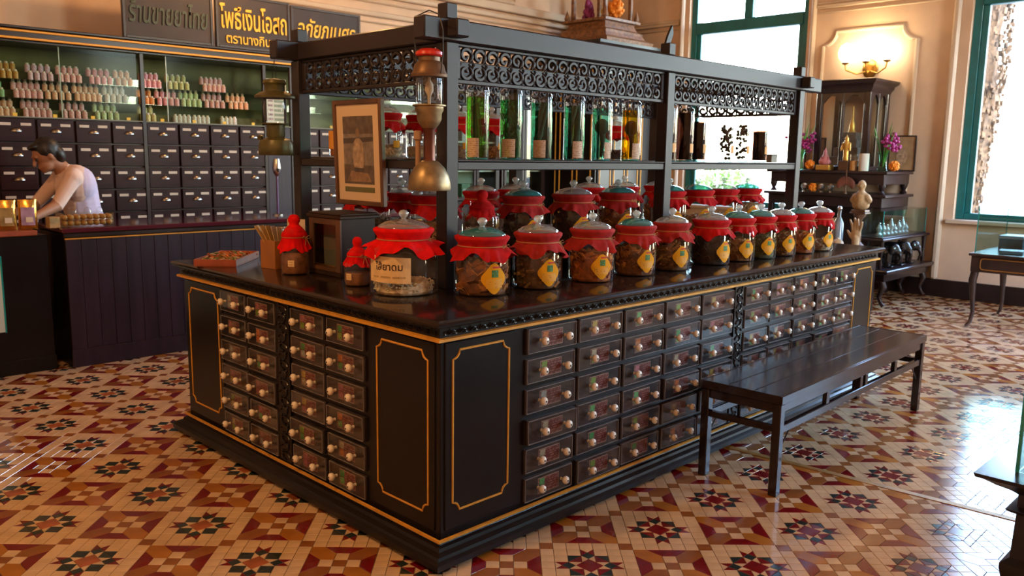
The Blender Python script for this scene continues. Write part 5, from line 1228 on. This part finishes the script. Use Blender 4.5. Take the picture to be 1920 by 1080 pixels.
PALEF = mat('bronze_grey', (.16, .15, .15), .5, .3, var=.4); GILT = mat('gilded', (.62, .36, .08), .35, .6)
t = thing('stepped_pedestal', 'small grey stepped pedestal with gilt spire inside the arched case', 'statue', (7.86, 1.99, ZA+.051))
mb = MB(); mb.mould([(.14, 0), (.14, .1), (.11, .11), (.11, .2), (.08, .21), (.08, .3), (.05, .31), (.05, .38)], -.03, .03, -.03, .03, capt=True, capb=True); obj('steps', mb, PALEF, t, smooth=None)
obj('spire', MB().lathe([(.05, .38), (.03, .42), (.035, .45), (.015, .52), (.0, .68)], 14), GILT, t)
# vases with orchids
ORCH = mat('magenta_orchid', (.30, .015, .14), .6, var=.4, vscale=30); VGL = glassmat('green_vase_glass', (.55, .85, .65), 1.5)
BLADE = mat('blade_leaf', (.10, .30, .05), .5, var=.3)
def vase(x, y, label, sd_):
    rg = random.Random(sd_); t = thing('orchid_vase', label, 'vase', (x, y, ZA))
    obj('vase_body', MB().lathe([(.045, 0), (.06, .006), (.05, .04), (.04, .10), (.05, .17), (.07, .21)], 20, caps=False), VGL, t)
    for k in range(7):
        a = rg.uniform(0, 6.28); tip = Vector((.13*math.cos(a), .16*math.sin(a)-.03, rg.uniform(.42, .56))); mid = tip*.5+Vector((0, 0, .06)); wd = .014; sd2 = Vector((-math.sin(a), math.cos(a), 0))*wd
        mb = MB(); b0 = Vector((0, 0, .08)); mb.add([b0-sd2*.4, b0+sd2*.4, mid+sd2, mid-sd2, tip, b0+Vector((.004, .004, 0)), mid+Vector((.004, .004, .004))], [(0, 1, 2, 3), (3, 2, 4), (1, 0, 5), (2, 1, 5, 6), (0, 3, 6, 5), (4, 2, 6), (3, 4, 6)]); obj('blade_leaf', mb, BLADE, t, smooth=None)
    for k in range(5):
        a = rg.uniform(0, 6.28); top = Vector((.08*math.cos(a), .1*math.sin(a), rg.uniform(.30, .40)))
        st_ = obj('flower_stem', MB().tube([(0, 0, .05), top*.6+Vector((0, 0, .05)), top], .004, 5), BLADE, t)
        mb = MB()
        for j in range(14): mb.sphere(top+Vector((rg.gauss(0, .025), rg.gauss(0, .028), rg.uniform(-.10, .05))), .022, 6, 4, (1, 1, .8))
        obj('orchid_blossoms', mb, ORCH, st_, smooth=60, kind='stuff')
vase(7.50, 1.47, 'vase of magenta orchids on the altar right of the arched case', 3); vase(7.48, 2.42, 'vase of magenta orchids on the altar left of the arched case', 5)
def framed(x, y, z, w_, h, label, rz, m):
    t = thing('framed_portrait', label, 'picture', (x, y, z), rz); mb = MB()
    for a in ((-w_/2, -w_/2+.018, 0, h), (w_/2-.018, w_/2, 0, h), (-w_/2+.018, w_/2-.018, 0, .018), (-w_/2+.018, w_/2-.018, h-.018, h)): mb.cbox(-.008, .012, a[0], a[1], a[2], a[3], .002)
    obj('frame', mb, ALT, t); obj('print', MB().box(.0, .006, -w_/2+.015, w_/2-.015, .015, h-.015), m, t, smooth=None)
    obj('figure_tone', MB().prism([(.06*math.cos(i*PI/8)*w_/.3, h*.42+h*.24*math.sin(i*PI/8)) for i in range(16)], 0, .002, lambda a, b_, d: (-.001-d, -a, b_)), SEP[2], t, smooth=None)
framed(8.02, 1.47, ZA, .30, .40, 'black framed portrait on the altar behind the right orchid vase', .05, mat('portrait_tan', (.36, .24, .13), .6, var=.3)); framed(8.06, 2.51, ZA, .26, .38, 'black framed portrait at the altar left of the arched case', 0, SEP[1])
# offerings on the upper shelf
flower_ball((7.47, 1.425-.09, ZA), .055, MARI, 'orange marigold garland right of the right orchid vase', seed=3)
flower_ball((7.45, 2.27, ZA), .055, MARI, 'orange marigold garland left on the altar by the left vase', seed=4)
flower_ball((7.43, 2.545, ZA), .04, mat('yellow_marigold', (.80, .45, .03), .7), 'small yellow marigold ball in front of the left vase', seed=5)
t = thing('figurine', 'pink seated figurine on a gold stand on the altar', 'statue', (7.46, 2.10, ZA)); obj('stand', MB().cbox(-.06, .06, -.08, .08, 0, .06, .006), GILT, t)
blob('figure', [((0, 0, .09), (.05, .07, .04)), ((0, 0, .10), (0, 0, .17), .035, .028), ((0, 0, .20), (.022, .022, .028)), ((0, 0, .22), (0, 0, .26), .014, .004), ((0, .035, .15), (-.02, .055, .10), .012, .01), ((0, -.035, .15), (-.02, -.055, .10), .012, .01)], mat('pink_figure', (.52, .18, .20), .5, var=.3), .008, 3, t)
t = thing('figurine', 'standing gilded figurine on a wooden block before the arched case', 'statue', (7.47, 1.87, ZA)); obj('block', MB().cbox(-.05, .05, -.055, .055, 0, .11, .004), BROWN, t)
blob('figure', [((0, 0, .12), (0, 0, .22), .03, .028), ((0, 0, .22), (0, 0, .30), .03, .034), ((0, 0, .345), (.024, .024, .03)), ((0, 0, .37), (0, 0, .40), .012, .004), ((0, .04, .30), (-.02, .05, .22), .013, .011), ((0, -.04, .30), (-.02, -.05, .22), .013, .011)], GILT, .008, 3, t)
t = thing('candle_glass', 'white candle cylinder on the altar by the right vase', 'candle', (7.45, 1.655, ZA)); obj('wax', MB().lathe([(.05, 0), (.052, .004), (.052, .19), (0, .186)], 20), mat('white_wax', (.72, .70, .66), .4), t); obj('wick', MB().tube([(0, 0, .185), (0, 0, .2)], .003, 5), IRON, t)
t = thing('candle_glass', 'clear candle glass left of the white candle cylinder', 'candle', (7.45, 1.77, ZA)); obj('glass_body', MB().lathe([(.04, 0), (.042, .18)], 18, caps=False), GLASS, t); obj('wax', MB().lathe([(.036, .002), (.036, .11), (0, .11)], 16), mat('orange_wax', (.55, .25, .06), .4), t)
# second tier: cups, feather fan, busts
for k, (y, lab) in enumerate(((2.43, 'leftmost'), (2.30, 'second'), (2.10, 'third'), (1.99, 'fourth'))):
    t = thing('silver_cup', '%s of the little silver offering cups on the lower altar tier' % lab, 'cup', (7.42, y, ZB_), group='silver offering cups'); obj('cup_body', MB().lathe([(.02, 0), (.022, .004), (.012, .02), (.03, .045), (.034, .085)], 16, caps=False), SILVER, t); obj('offering', MB().sphere((0, 0, .075), .026, 10, 6), mat('white_offering', (.7, .66, .6), .6), t)
flower_ball((7.42, 2.20, ZB_+.0), .05, MARI, 'orange marigold among the silver cups on the lower tier', seed=6)
t = thing('feather_fan', 'brown round fan on a slender stem on the lower altar tier', 'fan', (7.363, 1.80, ZB_+.0006))
obj('stem', MB().tube([(0, 0, 0), (0, 0, .26)], .008, 8), BROWN, t); obj('foot', MB().lathe([(.02, 0), (.02, .01), (.01, .03)], 14), BROWN, t)
for k in range(9):
    a = -1.1+k*.275; obj('feather', MB().sphere((0, .085*math.sin(a), .07+.07*math.cos(a)), 1, 8, 6, (.008, .026, .05)), mat('feather_brown', (.20, .07, .05), .7, var=.4), t)
BUFF = mat('buff_clay', (.40, .26, .13), .7, var=.35, vscale=20)
def bust(x, y, z, s, m, label, rz=0.):
    t = thing('bust', label, 'statue', (x, y, z), rz); t.scale = (s, s, s)
    obj('plinth', MB().cbox(-.07, .07, -.09, .09, 0, .03, .004), BROWN, t)
    blob('figure', [((0, 0, .09), (.075, .11, .07)), ((0, 0, .10), (0, 0, .20), .08, .075), ((0, .07, .19), (0, .10, .15), .045, .04), ((0, -.07, .19), (0, -.10, .15), .045, .04), ((0, 0, .22), (0, 0, .29), .035, .032), ((0, 0, .335), (.055, .048, .065)), ((-.055, 0, .33), (.014, .010, .018)), ((-.02, .048, .33), (.014, .008, .02)), ((-.02, -.048, .33), (.014, .008, .02))], m, .010, 3, t)
t = thing('bust_stand', 'slender turned wooden stand under the buff bust', 'stand', (6.62, 1.31, .631)); obj('stand_column', MB().lathe([(.07, 0), (.07, .02), (.03, .06), (.025, .28), (.06, .33), (.06, .345)], 18), BROWN, t); obj('stand_top', MB().cbox(-.07, .07, -.08, .08, .345, .362, .004), BROWN, t)
bust(6.62, 1.31, .994, .80, BUFF, 'buff clay bust with bare head on the slender wooden stand')
t = thing('glass_bottle', 'slim blue-grey bottle beside the buff bust', 'bottle', (6.62, 1.52, .631)); t.scale = (1.5, 1.5, 1.8); obj('bottle_body', MB().lathe([(.03, 0), (.034, .004), (.034, .13), (.012, .17), (.012, .21)], 16), mat('blue_grey_glaze', (.20, .24, .30), .2, coat=.5), t); obj('stopper', MB().sphere((0, 0, .215), .016, 10, 6), SILVER, t)
# low side rack on the bench, carrying the long glass case
t = thing('side_table', 'dark raised shelf carrying the long glass case above the elephants', 'shelf', (7.5, 1.31, .401))
obj('top', MB().cbox(-.66, .66, -.17, .165, .288, .314, .006), ALT, t)
for x in (-.60, .60):
    for y in (-.13, .13): obj('leg', MB().lathe([(.018, .0), (.022, .05), (.012, .1), (.024, .24), (.024, .288)], 12, (x, y, 0)), ALT, t)
t = thing('glass_case', 'long clear glass case with pale contents beside the altar', 'case', (7.5, 1.31, .716))
a0, a1, b0, b1, H = -.60, .60, -.13, .13, .275
for nm, q_ in (('glass_side', (a0, a0+.006, b0, b1, .012, H)), ('glass_side', (a1-.006, a1, b0, b1, .012, H)), ('glass_side', (a0+.006, a1-.006, b0, b0+.006, .012, H)), ('glass_side', (a0+.006, a1-.006, b1-.006, b1, .012, H)), ('glass_top', (a0, a1, b0, b1, H, H+.008))): obj(nm, MB().box(*q_), SHOWG, t, smooth=None)
obj('case_base', MB().cbox(a0-.01, a1+.01, b0-.01, b1+.01, 0, .012, .003), ALT, t)
for x, y in ((a0, b0), (a1, b0), (a0, b1)): obj('glass_edge', MB().box(x-.003, x+.004, y-.003, y+.004, .012, H+.008), TEALEDGE, t, smooth=None)
rg = random.Random(9)
for k in range(8):
    x = -.36+k*.105; h = rg.uniform(.08, .16)
    t2 = thing('crystal_ornament', 'pale ornament in the long glass case, %s from the front' % ordw[k], 'ornament', (7.5+x, 1.31, .729), group='ornaments in the glass case'); obj('ornament_body', MB().lathe([(.035, 0), (.038, .01), (.02, .03), (.034, h*.6), (.012, h)], 8), mat('pale_blue_ceramic', (.50, .60, .68), .2, coat=.5), t2, smooth=None); obj('ornament_tip', MB().sphere((0, 0, h+.008), .012, 8, 6), SILVER, t2)
flower_ball((7.18, 2.08, .0), .07, MARI, 'tmp', seed=7)
bpy.data.objects.remove([o for o in C.objects if o.get('label') == 'tmp'][0])
# low bench with three elephants
t = thing('low_bench', 'low dark bench with scrolled legs carrying carved elephants', 'bench', (7.48, 1.27, 0))
obj('top', MB().cbox(-.68, .68, -.21, .21, .36, .40, .008), ALT, t); obj('apron', MB().cbox(-.62, .62, -.16, .17, .28, .36, .004), ALT, t)
for x in (-.56, .58):
    for y in (-.1, .12): obj('scroll_leg', MB().tube([(x, y, .30), (x, y-.035, .22), (x, y+.005, .12), (x, y-.02, .05), (x, y-.05, .02)], [.035, .036, .024, .02, .022], 10), ALT, t)
EBONY = mat('ebony_carving', (.022, .020, .022), .22, var=.3, coat=.4)
el = [((0, 0, .185), (.125, .075, .085)), ((.09, 0, .175), (.07, .07, .078)), ((-.15, 0, .225), (.062, .056, .068)), ((-.20, 0, .20), (-.225, 0, .12), .030, .020), ((-.225, 0, .12), (-.20, 0, .045), .020, .013), ((-.13, .06, .215), (.035, .012, .055)), ((-.13, -.06, .215), (.035, .012, .055)), ((.155, 0, .20), (.175, 0, .10), .010, .006),
      ((-.19, .03, .175), (-.235, .035, .155), .009, .004), ((-.19, -.03, .175), (-.235, -.035, .155), .009, .004)]
for x in (-.085, .095):
    for y in (-.042, .042): el.append(((x, y, .15), (x, y, .03), .036, .031))
eb = blob('elephant', el, EBONY, .010, 3)
emesh = eb.data; bpy.data.objects.remove(eb)
for k, (x, y, s, rz) in enumerate(((7.18, 1.285, .86, 1.75), (7.47, 1.285, .90, 1.6), (7.76, 1.285, .86, 1.7))):
    t = thing('elephant_statue', ['carved black elephant nearest the island counter', 'middle one of the three carved black elephants', 'carved black elephant nearest the window wall'][k], 'statue', (x, y, .401), rz, 'three carved elephants'); link('elephant_body', emesh, t, scale=s); obj('base_plate', MB().cbox(-.15*s, .15*s, -.07*s, .07*s, -.0, .012, .003), EBONY, t)
# wooden hand and small pieces on a plinth in front of the altar
t = thing('plinth_table', 'narrow dark plinth table before the altar', 'table', (6.5, 1.6, 0)); obj('top', MB().cbox(-.24, .24, -.50, .50, .60, .63, .005), ALT, t); obj('box_body', MB().cbox(-.20, .20, -.46, .46, 0, .60, .004), ALT, t)
t = thing('hand_sculpture', 'pale wooden hand sculpture with raised fingers behind the far jars', 'statue', (6.42, 1.25, .631)); PALEW = mat('pale_carved_wood', (.50, .34, .19), .5, var=.3)
hp = [((0, 0, .0), (0, 0, .07), .035, .04), ((0, 0, .11), (.022, .05, .06)), ((0, .045, .08), (-.0, .085, .14), .017, .012)]
for k, (y, L, lean) in enumerate(((.035, .10, .02), (.012, .12, .0), (-.012, .11, -.01), (-.036, .085, -.03))): hp += [((0, y, .15), (-.008, y+lean*.5, .15+L*.55), .015, .013), ((-.008, y+lean*.5, .15+L*.55), (-.03, y+lean, .15+L), .013, .010)]
blob('carved_hand', hp, PALEW, .007, 3, t, (0, 0, .045)); obj('hand_base', MB().cbox(-.05, .05, -.06, .06, -.0, .014, .003), BROWN, t)
t = thing('seashell', 'rounded pale shell beside the wooden hand', 'shell', (6.40, 1.42, .631)); obj('shell_body', MB().lathe([(.0, 0), (.05, .005), (.065, .035), (.05, .075), (.02, .095), (0, .10)], 18, wob=lambda r, z, a: (r*(1+.05*math.sin(9*a)), z)), PALEW, t); obj('shell_tip', MB().sphere((0, 0, .1), .012, 8, 6), PALEW, t)
flower_ball((6.52, 1.86, .631), .06, MARI, 'orange marigold ball left of the wooden hand', seed=8)
t = thing('silver_goblet', 'slim silver goblet left of the wooden hand', 'cup', (6.42, 1.94, .631)); obj('goblet_foot', MB().lathe([(.035, 0), (.035, .006), (.008, .02), (.008, .07)], 16), SILVER, t); obj('goblet_bowl', MB().lathe([(.01, .07), (.03, .10), (.032, .15)], 16, caps=False), SILVER, t)
# ================================================================== RIGHT DISPLAY TABLE WITH GLASS CASE
TBW = mat('table_brown', (.040, .022, .02), .3, var=.4, vscale=8, coat=.3)
t = thing('display_table', 'brown cabriole-leg display table under the right window', 'table', (7.0, -.12, 0))
a0, a1, b0, b1 = -.50, .50, -.42, .335
mb = MB(); mb.cbox(a0, a1, b0, b1, .52, .665, .004); obj('frieze', mb, TBW, t); obj('top', MB().cbox(a0-.02, a1+.02, b0-.02, b1+.02, .665, .69, .005), TBW, t)
P = rpoly([(b0+.08, .545), (b1-.08, .545), (b1-.08, .645), (b0+.08, .645)], .03); obj('gold_outline', MB().tube([(a0-.001, y, z) for y, z in P], .005, 6, closed=True), BRASS, t)
P = rpoly([(a0+.08, .545), (a1-.08, .545), (a1-.08, .645), (a0+.08, .645)], .03); obj('gold_outline', MB().tube([(x, b1+.001, z) for x, z in P], .005, 6, closed=True), BRASS, t)
for sx, x in ((-1, a0+.035), (1, a1-.035)):
    for sy, y in ((-1, b0+.035), (1, b1-.035)):
        lg = obj('cabriole_leg', MB().tube([(x, y, .53), (x+sx*.012, y+sy*.012, .44), (x+sx*.004, y+sy*.004, .30), (x-sx*.008, y-sy*.008, .14), (x+sx*.004, y+sy*.004, .05), (x+sx*.03, y+sy*.03, .014)], [.034, .034, .024, .017, .017, .014], 10), TBW, t)
t = thing('tabletop_case', 'clear glass tabletop case with grey boxes under the right window', 'case', (7.0, -.10, .691))
a0, a1, b0, b1, H = -.46, .46, -.38, .30, .42
for nm, q_ in (('glass_side', (a0, a0+.006, b0, b1, 0, H)), ('glass_side', (a1-.006, a1, b0, b1, 0, H)), ('glass_side', (a0+.006, a1-.006, b0, b0+.006, 0, H)), ('glass_side', (a0+.006, a1-.006, b1-.006, b1, 0, H)), ('glass_top', (a0, a1, b0, b1, H, H+.008))): obj(nm, MB().box(*q_), SHOWG, t, smooth=None)
for x, y in ((a0, b1), (a1, b1), (a0, b0)): obj('glass_edge', MB().box(x-.003, x+.004, y-.004, y+.003, 0, H+.008), TEALEDGE, t, smooth=None)
GREY = mat('blue_grey_box', (.16, .20, .25), .5, var=.2)
for k, (x, y, z, sx, sy, h, lab) in enumerate(((7.22, .06, .692, .13, .10, .13, 'pale grey box at the left in the tabletop case'), (7.12, -.24, .692, .16, .12, .14, 'dark grey box on the right in the tabletop case'), (6.72, -.05, .692, .10, .09, .03, 'flat grey booklet stack at the front of the tabletop case'))):
    t2 = thing('storage_box', lab, 'box', (x, y, z), .1*k); obj('box_body', MB().cbox(-sx, sx, -sy, sy, 0, h*.75, .003), GREY, t2); obj('box_lid', MB().cbox(-sx-.004, sx+.004, -sy-.004, sy+.004, h*.75, h, .003), mat('pale_box_lid', (.30, .36, .42), .5), t2)
# ================================================================== NEAR RIGHT PEDESTAL CASE
t = thing('pedestal_case', 'dark moulded pedestal with glass case at the right edge', 'case', (1.77, -1.765, 0))
hx = .33
mb = MB(); mb.mould([(-.01, 0), (.0, .05), (.0, .07), (-.025, .09), (-.03, .255), (-.005, .268), (.0, .275), (-.03, .285), (-.03, .33), (-.01, .345), (.03, .365), (.06, .385), (.085, .395), (.09, .41), (.06, .413)], -hx, hx, -hx, hx, capt=True, capb=True); obj('pedestal', mb, mat('blue_black_wood', (.014, .013, .02), .3, var=.3), t, smooth=30)
g = hx-.02
for nm, q_ in (('glass_side', (-g, -g+.006, -g, g, .414, .95)), ('glass_side', (g-.006, g, -g, g, .414, .95)), ('glass_side', (-g+.006, g-.006, g-.006, g, .414, .95)), ('glass_side', (-g+.006, g-.006, -g, -g+.006, .414, .95)), ('glass_top', (-g, g, -g, g, .95, .958))): obj(nm, MB().box(*q_), SHOWG, t, smooth=None)
for x, y in ((-g, g), (-g, -g), (g, g)): obj('glass_edge', MB().box(x-.005, x+.006, y-.006, y+.005, .414, .958), TEALEDGE, t, smooth=None)
